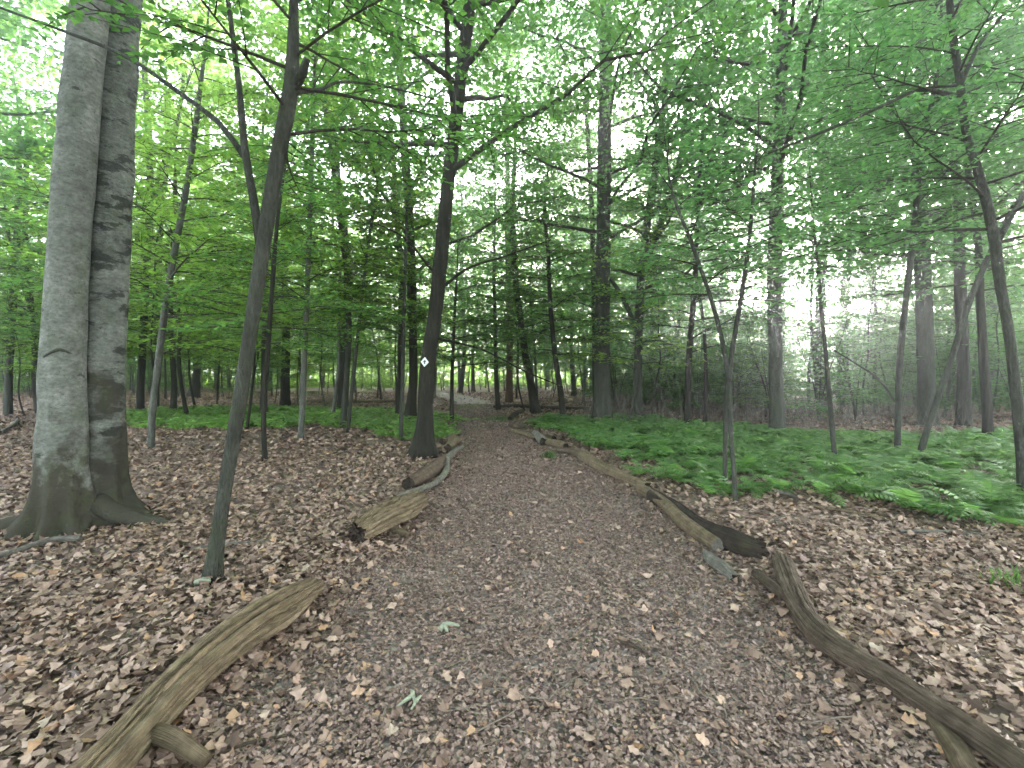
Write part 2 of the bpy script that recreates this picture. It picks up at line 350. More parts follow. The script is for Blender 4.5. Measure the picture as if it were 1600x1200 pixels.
while cnt < 300:
    d = 1.45 + 2.9 * RS.rand() ** 1.3; x = RS.uniform(-1.1, 1.1) * d
    if in_path(x, d, .95) and RS.rand() < .92: continue
    o = link('fallen_leaf', LVM[RS.randint(8), RS.choice(6, p=[.27, .2, .22, .1, .08, .13])], floor, (x, d, float(ground_z(x, d)) + RS.uniform(.03, .05)))
    s = RS.uniform(.05, .092); o.scale = (s, s, s * 1.2); o.rotation_euler = (RS.normal(0, .22), RS.normal(0, .22), RS.uniform(0, 6.3)); cnt += 1

# ------------------------------------------------------------------ trees
def add_leaves(mb, base, dirn, up, length, mat, wide=.34):
    """folded pointed leaves; base, dirn, up: (n,3)"""
    n = len(base); 
    if n == 0: return
    dirn = dirn / (np.linalg.norm(dirn, axis=1)[:, None] + 1e-9); side = np.cross(dirn, up); side /= np.linalg.norm(side, axis=1)[:, None] + 1e-9
    nrm = np.cross(side, dirn); L = np.asarray(length).reshape(-1, 1)
    v = np.stack([base, base + dirn * L * .45 + side * L * wide + nrm * L * .07, base + dirn * L - nrm * L * .08, base + dirn * L * .45 - side * L * wide + nrm * L * .07], 1)
    k = np.arange(n)[:, None] * 4
    mb.add(v.reshape(-1, 3), np.concatenate([k + np.array([[0, 1, 2]]), k + np.array([[0, 2, 3]])], 0), mat)
def spray(mb, rs, p0, az, L, rise, leaf, r0, lmat, tmat, droop=.12, dense=1.0, tilt=.35):
    """one flat bough: a bowed branch, side twigs, and leaves along them"""
    n = 7; s = np.linspace(0, 1, n); wob = rs.normal(0, .07, 2)
    out = s * L; a = az + wob[0] * np.sin(s * 3) + wob[1] * s
    p = np.stack([p0[0] + np.cos(a) * out, p0[1] + np.sin(a) * out, p0[2] + rise * out - droop * L * s ** 2 + rs.normal(0, .015, n) * L * s], 1)
    tube(mb, p, r0 * (1 - .85 * s), 4, tmat, cap=False)
    nt = max(5, int(L * 8 * dense)); B = []; D = []
    for q in range(nt):
        f = .18 + .82 * (q + rs.rand() * .7) / nt; k = min(int(f * (n - 1)), n - 2); u = f * (n - 1) - k; b = p[k] * (1 - u) + p[k + 1] * u
        sd = 1 if q % 2 else -1; ta = az + sd * rs.uniform(.5, 1.0) + wob[1] * f; tl = (.28 + .42 * (1 - f)) * min(L, 2.2) * rs.uniform(.6, 1.15)
        e = b + np.array((math.cos(ta) * tl, math.sin(ta) * tl, tl * rs.uniform(-.22, .12)))
        m_ = (b + e) / 2 + np.array((0, 0, .04 * tl)); tube(mb, np.array([b, m_, e]), (r0 * .3 + .002) * np.array([1, .7, .25]), 3, tmat, cap=False)
        nl = max(4, int(tl / leaf * 2.3 * dense)); t = np.linspace(.12, 1.04, nl)[:, None]
        q_ = b * (1 - t) ** 2 + 2 * m_ * t * (1 - t) + e * t ** 2
        sg = np.where(np.arange(nl) % 2, 1, -1)[:, None]; tt = (e - b) / tl; sdv = np.array((-tt[1], tt[0], 0))
        B.append(q_); D.append(tt * .7 + sdv * sg * rs.uniform(.5, 1.1, (nl, 1)) + rs.normal(0, .25, (nl, 3)) * np.array((1, 1, .9)))
    B = np.concatenate(B); D = np.concatenate(D); N = len(B)
    up = np.array((0, 0, 1.)) + rs.normal(0, tilt, (N, 3))
    add_leaves(mb, B + rs.normal(0, leaf * .2, B.shape), D, up, leaf * rs.uniform(.65, 1.25, N), lmat)
def on_path(P, z):
    k = int(np.clip(np.searchsorted(P[:, 2], z) - 1, 0, len(P) - 2)); u = np.clip((z - P[k, 2]) / max(1e-6, P[k + 1, 2] - P[k, 2]), 0, 1); return P[k] * (1 - u) + P[k + 1] * u
def under_crown(mb, rs, P, z0, z1, nb, Lmax, leaf, lmat=0, tmat=1, dense=1.0, r0=.012):
    for b in range(nb):
        f = (b + rs.rand() * .6) / nb; z = z0 + (z1 - z0) * f
        spray(mb, rs, on_path(P, z), b * 2.4 + rs.uniform(-.4, .4), Lmax * (1 - .55 * f) * rs.uniform(.6, 1.1), rs.uniform(.05, .4) + .4 * f, leaf, r0 * (1.2 - .6 * f), lmat, tmat, rs.uniform(.08, .25), dense)
def canopy_crown(mb, rs, P, z0, z1, nl, R, leaf, lmat=0, tmat=1, per=70, r0=.05, sub=7):
    for b in range(nl):
        f = (b + rs.rand()) / nl; z = z0 + (z1 - z0) * f; p0 = on_path(P, z); az = b * 2.4 + rs.uniform(-.5, .5)
        L = R * (1 - .5 * f ** 1.5) * rs.uniform(.65, 1.1); s = np.linspace(0, 1, 7)[:, None]; rise = rs.uniform(.25, .7)
        d = np.array((math.cos(az), math.sin(az), 0)); p = p0 + d * s * L + np.array((0, 0, 1)) * (rise * L * (s - .35 * s * s)) + rs.normal(0, .05, (7, 3)) * L * s
        tube(mb, p, r0 * (1.2 - .6 * f) * (1 - .82 * s[:, 0]), 5, tmat, cap=False)
        B = []; D = []
        for q in range(sub):
            g = .3 + .7 * (q + rs.rand()) / sub; k = min(int(g * 6), 5); b0 = p[k] + (p[k + 1] - p[k]) * (g * 6 - k)
            e = b0 + (d * rs.uniform(-.1, .8) + rs.normal(0, .55, 3) * np.array((1, 1, .5))) * L * .32
            tube(mb, np.array([b0, (b0 + e) / 2 + (0, 0, .05), e]), r0 * .3 * np.array([1, .6, .2]), 3, tmat, cap=False)
            n = int(per * rs.uniform(.6, 1.4)); t = rs.uniform(.2, 1.15, (n, 1))
            B.append(b0 + (e - b0) * t + rs.normal(0, 1, (n, 3)) * np.array((.38, .38, .17)) * L * .22); D.append(rs.normal(0, 1, (n, 3)) * np.array((1, 1, .45)))
        B = np.concatenate(B); D = np.concatenate(D)
        add_leaves(mb, B, D, np.array((0, 0, 1.)) + rs.normal(0, .4, B.shape), leaf * rs.uniform(.7, 1.3, len(B)), lmat)
def trunk_mesh(mb, P, R, seg, mat=0, flare=.0, lobes=5, rough=.04, seed=0, hf=.35):
    z0 = P[0][2]
    def disp(s, th, q):
        r = np.interp(s, np.linspace(0, 1, len(R)), R); z = q[..., 2] - z0
        d = r * rough * 2 * (vnoise(q[..., 0] * 7 + seed + q[..., 2] * .3, q[..., 2] * 3 + q[..., 1] * 7) + .6 * vnoise(th * 3 + seed, q[..., 2] * 1.1))
        if flare: 
            e = np.exp(-np.clip(z, 0, 9) / hf); d = d + flare * e * (.3 + .9 * np.abs(np.cos(lobes / 2 * th + seed + .5 * np.sin(2 * th + seed))) ** 3)
        return d
    tube(mb, P, R, seg, mat, disp)
def finish_tree(name, base, label, group, trunk, crown, barkm, leafm, cat='tree', smooth=True):
    root = link(name, None, None, base); root.empty_display_size = .3; tag(root, label, cat, group)
    tr = link('trunk', trunk.mesh('trunk', [barkm]), root)
    if crown is not None and crown.n: tag(link('crown', crown.mesh('crown', [leafm, M['twig']], [1]), root), kind='stuff')
    return root
def extend(p, r, H, rs):
    """carry a trunk on above the frame, to height H"""
    p = [np.array(q, float) for q in p]; r = list(r); d = p[-1] - p[-2]; d /= np.linalg.norm(d); d = d * .6 + np.array((0, 0, .55))
    d /= np.linalg.norm(d); rl = r[-1]; z = p[-1][2]; k = 0
    if H <= z + .5: return np.array(p), np.array(r)
    n = max(2, int((H - z) / 2)); st = (H - z) / max(.3, d[2]) / n
    for a in range(n):
        d = d + rs.normal(0, .05, 3) + np.array((0, 0, .05)); d /= np.linalg.norm(d); p.append(p[-1] + d * st); r.append(rl * (1 - .88 * (a + 1) / n))
    return np.array(p), np.array(r)
def photo_tree(name, label, px, bark, leafm=None, H=8, crown='under', z0=2.2, nb=22, Lmax=1.8, leaf=.085, flare=1.2, seg=12, dz=0.0, seed=0, group=None, Y=None, limbs=(), dense=1.0, R=4.5):
    """px: (x, y, width) in the photograph from the base upward; the base stands on the ground"""
    rs = np.random.RandomState(seed + 500)
    b = at(px[0][0], px[0][1]); Yb = b[1] if Y is None else Y
    if Y is not None: b = pt(px[0][0], px[0][1], Y)
    P = [pt(x, y, Yb + dz * k) for k, (x, y, w) in enumerate(px)]; r = [rad(w, Yb, x) for x, y, w in px]
    gz = float(ground_z(P[0][0], P[0][1])); P[0][2] = gz - .06
    base = np.array((P[0][0], P[0][1], gz))
    P, r = extend(P, r, H, rs); C = resample(np.column_stack([P, r]), max(24, int(H * 5))); P, r = C[:, :3] - base, np.maximum(C[:, 3], .004)
    mb = MB(); trunk_mesh(mb, P, r, seg, 0, r[0] * (flare - 1) if flare > 1 else 0, 6 if r[0] > .1 else 4, .09, seed * 1.7, .10 + r[0] * 1.0)
    cr = MB()
    if crown == 'under': under_crown(cr, rs, P, min(z0, H * .8), P[-1, 2] - .1, int(nb * 1.9), Lmax * 1.2, leaf * 1.1, dense=dense, r0=max(.008, min(.02, r[0] * .25)))
    elif crown == 'canopy':
        canopy_crown(cr, rs, P, z0 * .8, P[-1, 2] - .3, int(nb * 2), R * 1.25, leaf * 1.55, per=72, sub=9)
    root = finish_tree(name, base, label, group, mb, cr, M[bark], M[leafm or 'leaf'])
    for lp in limbs:
        w = [rad(q[2], Yb, q[0]) for q in lp]; dy = lp[0][3] if len(lp[0]) > 3 else 0
        L = np.array([pt(q[0], q[1], Yb + dy * k) for k, q in enumerate(lp)]) - base; C = resample(np.column_stack([L, w]), 14)
        lm = MB(); trunk_mesh(lm, C[:, :3], np.maximum(C[:, 3], .003), 8, 0, 0, 0, .05, seed); link('limb', lm.mesh('limb', [M[bark]]), root)
    return root

# --- the twin beech at the left
def twin_beech():
    rs = np.random.RandomState(1); Yb = 4.62; base = np.array((*pt(128, 800, Yb)[:2], 0.)); base[2] = float(ground_z(base[0], base[1]))
    root = link('twin_beech_tree', None, None, base); tag(root, 'large grey twin-stemmed beech with mossy flared roots at left edge', 'tree')
    for nm, bark, px, dy, sd, lab in (('trunk', 'beech', [(98, 850, 92), (97, 700, 82), (98, 560, 70), (106, 400, 66), (118, 250, 64), (132, 100, 62), (142, 0, 60)], -.08, 2, 'pale smooth front stem'),
                                 ('trunk', 'beech_patchy', [(150, 850, 100), (160, 700, 80), (164, 560, 72), (171, 400, 70), (176, 250, 68), (184, 100, 66), (192, 0, 64)], .22, 5, 'stem with dark blotched bark')):
        P = [pt(x, y, Yb + dy) for x, y, w in px]; r = [rad(w, Yb, x) * 1.03 for x, y, w in px]; P[0][2] = base[2] - .12
        P, r = extend(P, r, 19, rs); C = resample(np.column_stack([P, r]), 130); P, r = C[:, :3] - base, np.maximum(C[:, 3], .01)
        mb = MB(); trunk_mesh(mb, P, r, 64, 0, .46, 8, .07, sd, .2); o = link(nm, mb.mesh('trunk', [M[bark]]), root); o['label'] = lab
        if nm == 'trunk': crownP = P
    for k, (a, L, r0, zz) in enumerate(((3.3, 1.7, .12, .36), (-.12, 1.5, .10, .26), (-1.05, .8, .08, .2), (-2.1, .8, .08, .2), (4.0, 1.0, .08, .24), (.7, .9, .08, .3), (2.4, 1.1, .08, .3), (-1.6, .75, .07, .18))):
        s = np.linspace(0, 1, 16); aa = a + .35 * np.sin(s * 3 + k) * s
        x = np.cos(aa) * (.1 + L * s); y = np.sin(aa) * (.1 + L * s) + .05
        z = zz * np.exp(-s * 4.5) - .02 - .09 * s ** 2 + (ground_z(x + base[0], y + base[1]) - base[2])
        mb = MB(); trunk_mesh(mb, np.stack([x, y, z], 1), r0 * (1 - .8 * s ** .7) + .01, 16, 0, 0, 0, .2, k); link('root', mb.mesh('root', [M['beech']]), root)
    # the eyebrow scar where a branch once grew, and smaller ones
    cx = pt(98, 556, Yb - .08); tc = -cx[:2] / np.linalg.norm(cx[:2]); sd_ = np.array((-tc[1], tc[0]))
    for (phi0, wid, zz, hh) in ((-.12, .8, cx[2] - .02, .075),):
        t = np.linspace(-1, 1, 17); ph = phi0 + wid * t; rr = rad(69, Yb, 98) * 1.04
        P = np.column_stack([cx[:2] + rr * (np.cos(ph)[:, None] * tc + np.sin(ph)[:, None] * sd_), zz + hh * (1 - np.abs(t) ** 1.3)])
        mb = MB(); tube(mb, P - base, (.012 * (1.1 - t ** 2) + .003), 8); link('branch_scar', mb.mesh('branch_scar', [M['bark_grey']]), root)
    cr = MB(); canopy_crown(cr, rs, crownP, 6.5, crownP[-1, 2] - .3, 26, 6.5, .13, per=90, sub=9)
    tag(link('crown', cr.mesh('crown', [M['leaf'], M['twig']], [1]), root), kind='stuff')
twin_beech()

T = photo_tree
T('slim_tree', 'slim grey-green tree leaning right with forked broken top beside near left log', [(330, 912, 26), (337, 860, 25), (352, 760, 24), (385, 560, 23), (412, 380, 24), (437, 230, 25), (455, 135, 24), (458, 70, 18)], 'bark_grey', H=6.5, z0=3.1, nb=15, Lmax=1.7, leaf=.058, flare=1.6, seg=20, seed=1,
  limbs=([(407, 385, 17), (396, 310, 14), (384, 245, 13), (374, 140, 10), (356, 0, 8), (340, -120, 5)], [(385, 250, 11, .1), (345, 195, 10), (280, 145, 9), (200, 90, 8), (90, 45, 7), (-20, 5, 5)], [(457, 140, 18, -.05), (472, 115, 15), (480, 92, 11)], [(462, 145, 7, .2), (500, 140, 6), (530, 128, 5), (600, 135, 4), (680, 155, 3)]))
MARKED = T('marked_tree', 'dark trunk right-leaning tree with white diamond trail marker beside path', [(660, 714, 38), (662, 690, 28), (664, 640, 24), (668, 570, 23), (680, 490, 22), (690, 390, 21), (700, 290, 20), (712, 190, 20), (726, 70, 19), (734, 0, 18)], 'bark_dark', H=17, crown='canopy', z0=6.2, nb=16, R=4.2, leaf=.08, flare=1.5, seg=24, seed=2,
  limbs=([(690, 450, 5, .3), (730, 420, 4), (790, 400, 3), (860, 375, 2)], [(678, 528, 4, .15), (750, 545, 3), (820, 580, 2.4), (880, 605, 1.6)], [(690, 440, 5, -.2), (665, 410, 4), (630, 370, 3), (590, 350, 2)]))
T('dark_tree', 'straight dark trunk just behind the marked tree', [(640, 660, 18), (645, 600, 14), (644, 480, 14), (640, 350, 14), (630, 200, 12), (622, 40, 10)], 'bark_dark', H=18, crown='canopy', z0=5.5, nb=15, R=4, flare=1.6, seg=16, seed=3)
T('slim_tree', 'thin dark stem left of the straight dark trunk', [(622, 652, 10), (626, 560, 10), (627, 450, 9), (622, 350, 8), (610, 200, 6)], 'bark_dark', H=11, z0=2.6, seed=4, nb=26, Lmax=2.3)
T('sapling', 'thin pole sapling in front of the marked tree on its left', [(626, 686, 7), (629, 600, 6), (631, 500, 6), (634, 400, 5), (636, 300, 4)], 'bark_grey', H=6, z0=2.3, nb=14, Lmax=1.3, seed=5, flare=1.1)
T('sapling', 'thin dark straight sapling right of the leaning slim tree', [(414, 719, 9), (412, 650, 9), (419, 540, 8), (426, 440, 7), (434, 340, 6), (448, 240, 4)], 'bark_dark', H=5.6, z0=2.0, nb=16, Lmax=1.6, seed=6, flare=1.2)
T('slim_tree', 'pale slim tree curving right behind the twin beech', [(235, 702, 13), (238, 650, 12.5), (246, 580, 12.5), (258, 480, 12), (275, 380, 11), (292, 290, 10), (305, 200, 9)], 'bark_pale', 'leaf_yellow', H=10, z0=2.6, nb=26, Lmax=2.2, seed=7)
T('slim_tree', 'pale slim upright tree standing before the left green ground cover', [(470, 687, 9.5), (474, 600, 9), (478, 500, 9), (482, 400, 8), (486, 280, 7.5), (490, 150, 6)], 'bark_pale', 'leaf_yellow', H=11, z0=2.8, nb=28, Lmax=2.3, seed=8)
T('slim_tree', 'dark-footed slim tree curving left within the left ground cover', [(536, 667, 10), (541, 600, 9.5), (545, 520, 9), (541, 430, 8.5), (532, 350, 8), (516, 230, 6)], 'bark_grey', 'leaf_yellow', H=12, z0=2.8, nb=26, Lmax=2.4, seed=9)
T('sapling', 'thin sapling leaning right beside the dark-footed slim tree', [(543, 677, 6), (553, 580, 6), (565, 470, 5), (580, 350, 5), (592, 270, 4)], 'bark_grey', 'leaf_yellow', H=8, z0=2.8, nb=18, Lmax=1.9, seed=10, flare=1.1)
T('sapling', 'thin straight sapling at the left path edge beyond the marked tree', [(706, 660, 7), (706, 610, 6), (708, 540, 5), (712, 460, 4)], 'bark_dark', H=6, z0=1.7, nb=20, Lmax=1.7, seed=11, flare=1.2)
T('large_tree', 'large straight grey trunk rising behind the fern bed right of path', [(940, 662, 28), (941, 620, 25), (941, 500, 24), (943, 350, 22), (945, 200, 21), (947, 60, 19)], 'bark_grey', 'leaf_cool', H=20, crown='canopy', z0=6.5, nb=17, R=4.8, flare=1.5, seg=24, seed=12)
T('dark_tree', 'dark narrower trunk close behind left side of large grey trunk', [(931, 650, 10), (930, 560, 9), (928, 450, 8.5), (924, 320, 8), (918, 200, 7)], 'bark_dark', 'leaf', H=14, z0=3.0, nb=28, Lmax=2.6, seed=13)
T('leaning_tree', 'dark mossy trunk leaning left beside the far log pile', [(838, 647, 16), (832, 615, 13), (822, 560, 11), (812, 490, 10), (803, 400, 9)], 'bark_dark', H=14, z0=3.2, nb=30, Lmax=2.8, seed=14, flare=1.5)
T('sapling', 'slender dark tree bending left between log row and large trunk', [(881, 658, 9), (877, 620, 9), (868, 560, 8), (861, 490, 7), (857, 410, 6), (852, 300, 5)], 'bark_dark', H=9, z0=2.1, nb=26, Lmax=2.2, seed=15)
T('large_tree', 'hazy grey trunk leaning right behind ferns, right of the large straight trunk', [(998, 660, 16), (997, 600, 13.5), (999, 500, 13), (1003, 420, 13), (1014, 330, 12.5), (1030, 230, 11)], 'bark_grey', 'leaf_cool', H=18, crown='canopy', z0=5.0, nb=16, R=4.2, flare=1.4, seg=16, seed=16,
  limbs=([(1003, 420, 13, .2), (1040, 330, 11), (1062, 250, 9), (1075, 120, 6)], [(997, 520, 8, -.2), (970, 460, 7), (950, 430, 5)]))
T('large_tree', 'hazy grey trunk standing behind ferns left of the brightest gap', [(1215, 683, 26), (1213, 620, 23), (1211, 520, 23), (1210, 420, 22), (1213, 300, 20), (1220, 160, 18)], 'bark_grey', 'leaf_cool', H=18, crown='canopy', z0=6.0, nb=16, R=4.5, flare=1.4, seg=18, seed=17)
T('twin_sapling', 'thin dark forked sapling, nearer stem, at the fern bed front edge', [(1149, 788, 7.5), (1147, 740, 7.5), (1142, 680, 7.5), (1139, 600, 9), (1130, 540, 8), (1115, 480, 7), (1095, 420, 6.5), (1075, 365, 6), (1050, 300, 4)], 'bark_grey', 'leaf_cool', H=4.4, z0=2.3, nb=10, Lmax=1.0, leaf=.075, seed=18, flare=1.3)
T('twin_sapling', 'thin grey sapling stem close behind the nearer forked one', [(1133, 766, 7.5), (1133, 700, 7.5), (1136, 620, 7.5), (1142, 560, 8), (1152, 500, 7.5), (1162, 440, 7), (1172, 360, 6), (1180, 260, 4)], 'bark_grey', 'leaf_cool', H=5, z0=2.6, nb=12, Lmax=1.3, leaf=.075, seed=19, flare=1.2)
T('sapling', 'slim hazy sapling standing in ferns below the brightest gap', [(1306, 730, 9), (1302, 690, 8.5), (1296, 620, 8), (1290, 550, 7), (1284, 490, 6), (1278, 420, 5)], 'bark_grey', 'leaf_cool', H=5.2, z0=3.2, nb=9, Lmax=1.2, seed=20, flare=1.2)
T('slim_tree', 'upright slim dark tree in ferns left of the right-leaning one', [(1402, 712, 11.5), (1403, 660, 11), (1404, 600, 11), (1410, 520, 11), (1420, 430, 11), (1430, 340, 10.5), (1437, 260, 10.5), (1452, 180, 9), (1465, 110, 7)], 'bark_grey', 'leaf_cool', H=9.5, z0=3.6, nb=22, Lmax=2.2, seed=21,
  limbs=([(1402, 632, 4, -.1), (1370, 590, 4), (1340, 570, 3), (1300, 545, 2)], [(1437, 255, 6, .1), (1422, 215, 5), (1395, 170, 4), (1360, 115, 3)]))
T('leaning_tree', 'slim dark tree leaning strongly right out of the ferns', [(1434, 718, 12), (1446, 680, 12), (1466, 620, 12), (1490, 550, 12), (1515, 470, 11.5), (1545, 400, 11), (1580, 330, 10), (1620, 270, 9)], 'bark_grey', 'leaf_cool', H=8, z0=4.0, nb=16, Lmax=2.0, seed=22)
T('curved_tree', 'curving dark tree at the right picture edge', [(1604, 800, 26), (1598, 720, 23), (1588, 620, 20), (1578, 530, 18), (1562, 440, 18), (1553, 370, 20), (1535, 290, 17), (1510, 210, 14), (1500, 130, 13), (1490, 60, 12), (1480, -40, 11)], 'bark_grey', 'leaf_cool', H=7.5, z0=2.9, nb=20, Lmax=1.8, leaf=.066, seed=23, flare=1.4, seg=18,
  limbs=([(1560, 375, 14, .15), (1585, 330, 12), (1610, 290, 11), (1650, 240, 9)], [(1502, 130, 10, .1), (1530, 70, 8), (1570, 20, 6)], [(1500, 150, 8, -.15), (1440, 140, 7), (1380, 165, 6), (1300, 200, 5), (1200, 240, 3)]))
T('dark_tree', 'dark trunk behind the leaning tree near the right edge', [(1545, 692, 20), (1542, 640, 18), (1537, 560, 17), (1532, 480, 15), (1528, 380, 13)], 'bark_dark', 'leaf_cool', H=13, z0=3.2, nb=24, Lmax=2.5, seed=24)
T('dark_tree', 'stout dark trunk standing beyond the ferns between the two slim leaning trees', [(1506, 668, 28), (1506, 620, 24), (1504, 540, 22), (1500, 440, 20), (1496, 300, 18)], 'bark_dark', 'leaf_cool', H=17, crown='canopy', z0=5, nb=14, R=4, seed=25)
T('large_tree', 'broad grey hazy trunk right of the brightest gap', [(1450, 665, 34), (1448, 600, 30), (1444, 480, 29), (1440, 380, 27), (1436, 250, 24)], 'bark_grey', 'leaf_cool', H=18, crown='canopy', z0=5.5, nb=16, R=4.5, seed=26)
T('large_tree', 'dark double trunk seen between twin beech and pale slim tree, near stem', [(218, 645, 14), (222, 560, 13), (228, 430, 13), (234, 330, 13), (232, 200, 11), (225, 90, 9)], 'bark_dark', 'leaf_yellow', H=17, crown='canopy', z0=4.2, nb=16, R=4.2, seed=27, limbs=([(236, 330, 12, .1), (255, 260, 10), (275, 200, 8), (290, 100, 6)],))
T('dark_tree', 'dark double trunk seen between twin beech and pale slim tree, right stem', [(243, 640, 12), (244, 560, 11), (247, 430, 11), (252, 330, 10), (262, 230, 9)], 'bark_dark', 'leaf_yellow', H=15, z0=3, nb=26, Lmax=2.6, seed=28)
T('slim_tree', 'thin dark wavy stem right of the pale curving tree', [(270, 647, 11), (272, 600, 10), (268, 540, 9), (266, 470, 8), (270, 380, 7)], 'bark_dark', 'leaf_yellow', H=10, z0=2.4, nb=26, Lmax=2.2, seed=29)
T('dark_tree', 'dark round trunk on far leaf slope left of the pale upright tree', [(446, 637, 16), (446, 590, 14), (447, 520, 13), (446, 440, 11), (444, 340, 9)], 'bark_dark', 'leaf_yellow', H=14, z0=3, nb=28, Lmax=2.8, seed=30)
T('dark_tree', 'dark trunk right behind the leaning slim tree', [(412, 650, 13), (413, 590, 11), (414, 500, 10), (415, 400, 9)], 'bark_dark', 'leaf_yellow', H=14, z0=3.2, nb=28, Lmax=2.6, seed=31)
T('dark_tree', 'dark straight trunk in the far wood left of the pale curving tree', [(306, 622, 14), (307, 580, 12), (308, 500, 11), (310, 400, 9)], 'bark_dark', 'leaf_yellow', H=14, z0=3, nb=26, Lmax=2.8, seed=32)
T('red_tree', 'reddish brown trunk at the far end of the path', [(795, 629, 13), (796, 590, 10.5), (796, 520, 10), (795, 430, 9.5), (793, 300, 8)], 'bark_red', 'leaf', H=20, crown='canopy', z0=7, nb=15, R=4.5, seed=33)
T('slim_tree', 'slim dark stem at the far path end left of the reddish trunk', [(779, 640, 8), (776, 600, 7), (774, 520, 6), (772, 430, 5)], 'bark_dark', 'leaf', H=11, z0=2.8, nb=24, Lmax=2.2, seed=34)
T('slim_tree', 'forked dark-stemmed tree behind twin beech at left edge', [(62, 648, 14), (58, 580, 13), (48, 480, 12), (40, 380, 10), (42, 260, 8)], 'bark_dark', 'leaf_yellow', H=12, z0=2.2, nb=30, Lmax=2.6, seed=35, limbs=([(48, 480, 8, .1), (20, 400, 7), (5, 300, 5)],))
T('slim_tree', 'grey slim tree seen at the extreme left picture edge', [(12, 650, 16), (14, 580, 14), (20, 480, 13), (26, 380, 12), (30, 260, 10)], 'bark_grey', 'leaf_yellow', H=12, z0=2.4, nb=28, Lmax=2.5, seed=36)
T('slim_tree', 'dark slim tree in hazy thicket between the two hazy grey trunks', [(1075, 672, 12), (1074, 620, 11), (1078, 540, 10), (1086, 440, 9), (1090, 330, 7)], 'bark_dark', 'leaf_cool', H=12, z0=2.0, nb=30, Lmax=2.5, seed=37)

# ------------------------------------------------------------------ the wood behind: copies of a few grown trees
def template(kind, seed):
    rs = np.random.RandomState(900 + seed); mb = MB(); cr = MB()
    if kind == 'under':
        H = rs.uniform(8, 12); n = 7; P = np.cumsum(np.concatenate([[(0, 0, -.05)], np.column_stack([rs.normal(0, .13, n), rs.normal(0, .13, n), np.full(n, H / n)])]), 0)
        P = resample(P, 30); r = np.linspace(.06, .012, 30); trunk_mesh(mb, P, r, 7, 0, .03, 3, .05, seed, .2)
        under_crown(cr, rs, P, 2.4, P[-1, 2] - .1, 38, 3.0, .14, dense=.75)
    elif kind == 'shrub':
        for st in range(4):
            H = rs.uniform(2.2, 3.6); a = rs.uniform(0, 6.3); P = resample(np.array([(0, 0, -.05), (math.cos(a) * .15, math.sin(a) * .15, H * .35), (math.cos(a) * .5, math.sin(a) * .5, H * .7), (math.cos(a) * .7, math.sin(a) * .7, H)]), 14)
            trunk_mesh(mb, P, np.linspace(.018, .005, 14), 5, 0, 0, 0, .05, seed); under_crown(cr, rs, P, .45, P[-1, 2] - .05, 11, 1.5, .11, dense=.75, r0=.007)
    elif kind == 'pole':
        H = rs.uniform(6, 8); n = 6; P = np.cumsum(np.concatenate([[(0, 0, -.05)], np.column_stack([rs.normal(0, .12, n), rs.normal(0, .12, n), np.full(n, H / n)])]), 0)
        P = resample(P, 24); r = np.linspace(.035, .008, 24); trunk_mesh(mb, P, r, 6, 0, .01, 3, .05, seed, .15)
        under_crown(cr, rs, P, 1.7, P[-1, 2] - .1, 30, 2.3, .13, dense=.75)
    else:
        H = rs.uniform(17, 22); n = 8; P = np.cumsum(np.concatenate([[(0, 0, -.08)], np.column_stack([rs.normal(0, .22, n), rs.normal(0, .22, n), np.full(n, H / n)])]), 0)
        P = resample(P, 40); r = np.interp(np.linspace(0, 1, 40), [0, .6, 1], [.2, .14, .02]); trunk_mesh(mb, P, r, 12, 0, .12, 5, .06, seed, .35)
        canopy_crown(cr, rs, P, 5.0, P[-1, 2] - .3, 22, 5.2, .2, per=60, sub=9)
    return mb.mesh('trunk', [M['bark_dark']]), cr.mesh('crown', [M['leaf'], M['twig']], [1])
TPL = {k: [template(k, s + 10 * q) for s in range(4)] for q, k in enumerate(('under', 'pole', 'canopy', 'shrub'))}
TV = {}
def variant(kind, k, bark, leafm):
    key = (kind, k, bark, leafm)
    if key not in TV:
        TV[key] = TPL[kind][k]
    return TV[key]
rb = random.Random(5); spots = [(o.location.x, o.location.y) for o in bpy.data.objects if o.type == 'EMPTY']
ZN = {'left': 'left of the path beyond the leaf-covered slope', 'mid': 'around the far end of the path', 'right': 'right of the path beyond the fern bed'}
KN = {'under': ('slim_tree', 'slim dark leafy tree'), 'pole': ('sapling', 'thin leafy pole sapling'), 'canopy': ('tall_tree', 'tall dark broad-crowned tree'), 'shrub': ('shrub', 'low leafy shrub')}
def blocked(x, y, dmin):
    if abs(x - path_c(min(y, 44))) < path_w(min(y, 44)) + .5 and y < 44: return True
    return any((x - a) ** 2 + (y - b) ** 2 < dmin * dmin for a, b in spots)
def in_view_gap(x, y):
    """open sky seen low over the opening kept at the right of the wood"""
    a = math.degrees(math.atan2(x, y)); return (30.5 < a < 36 and y > 24)
PL = []
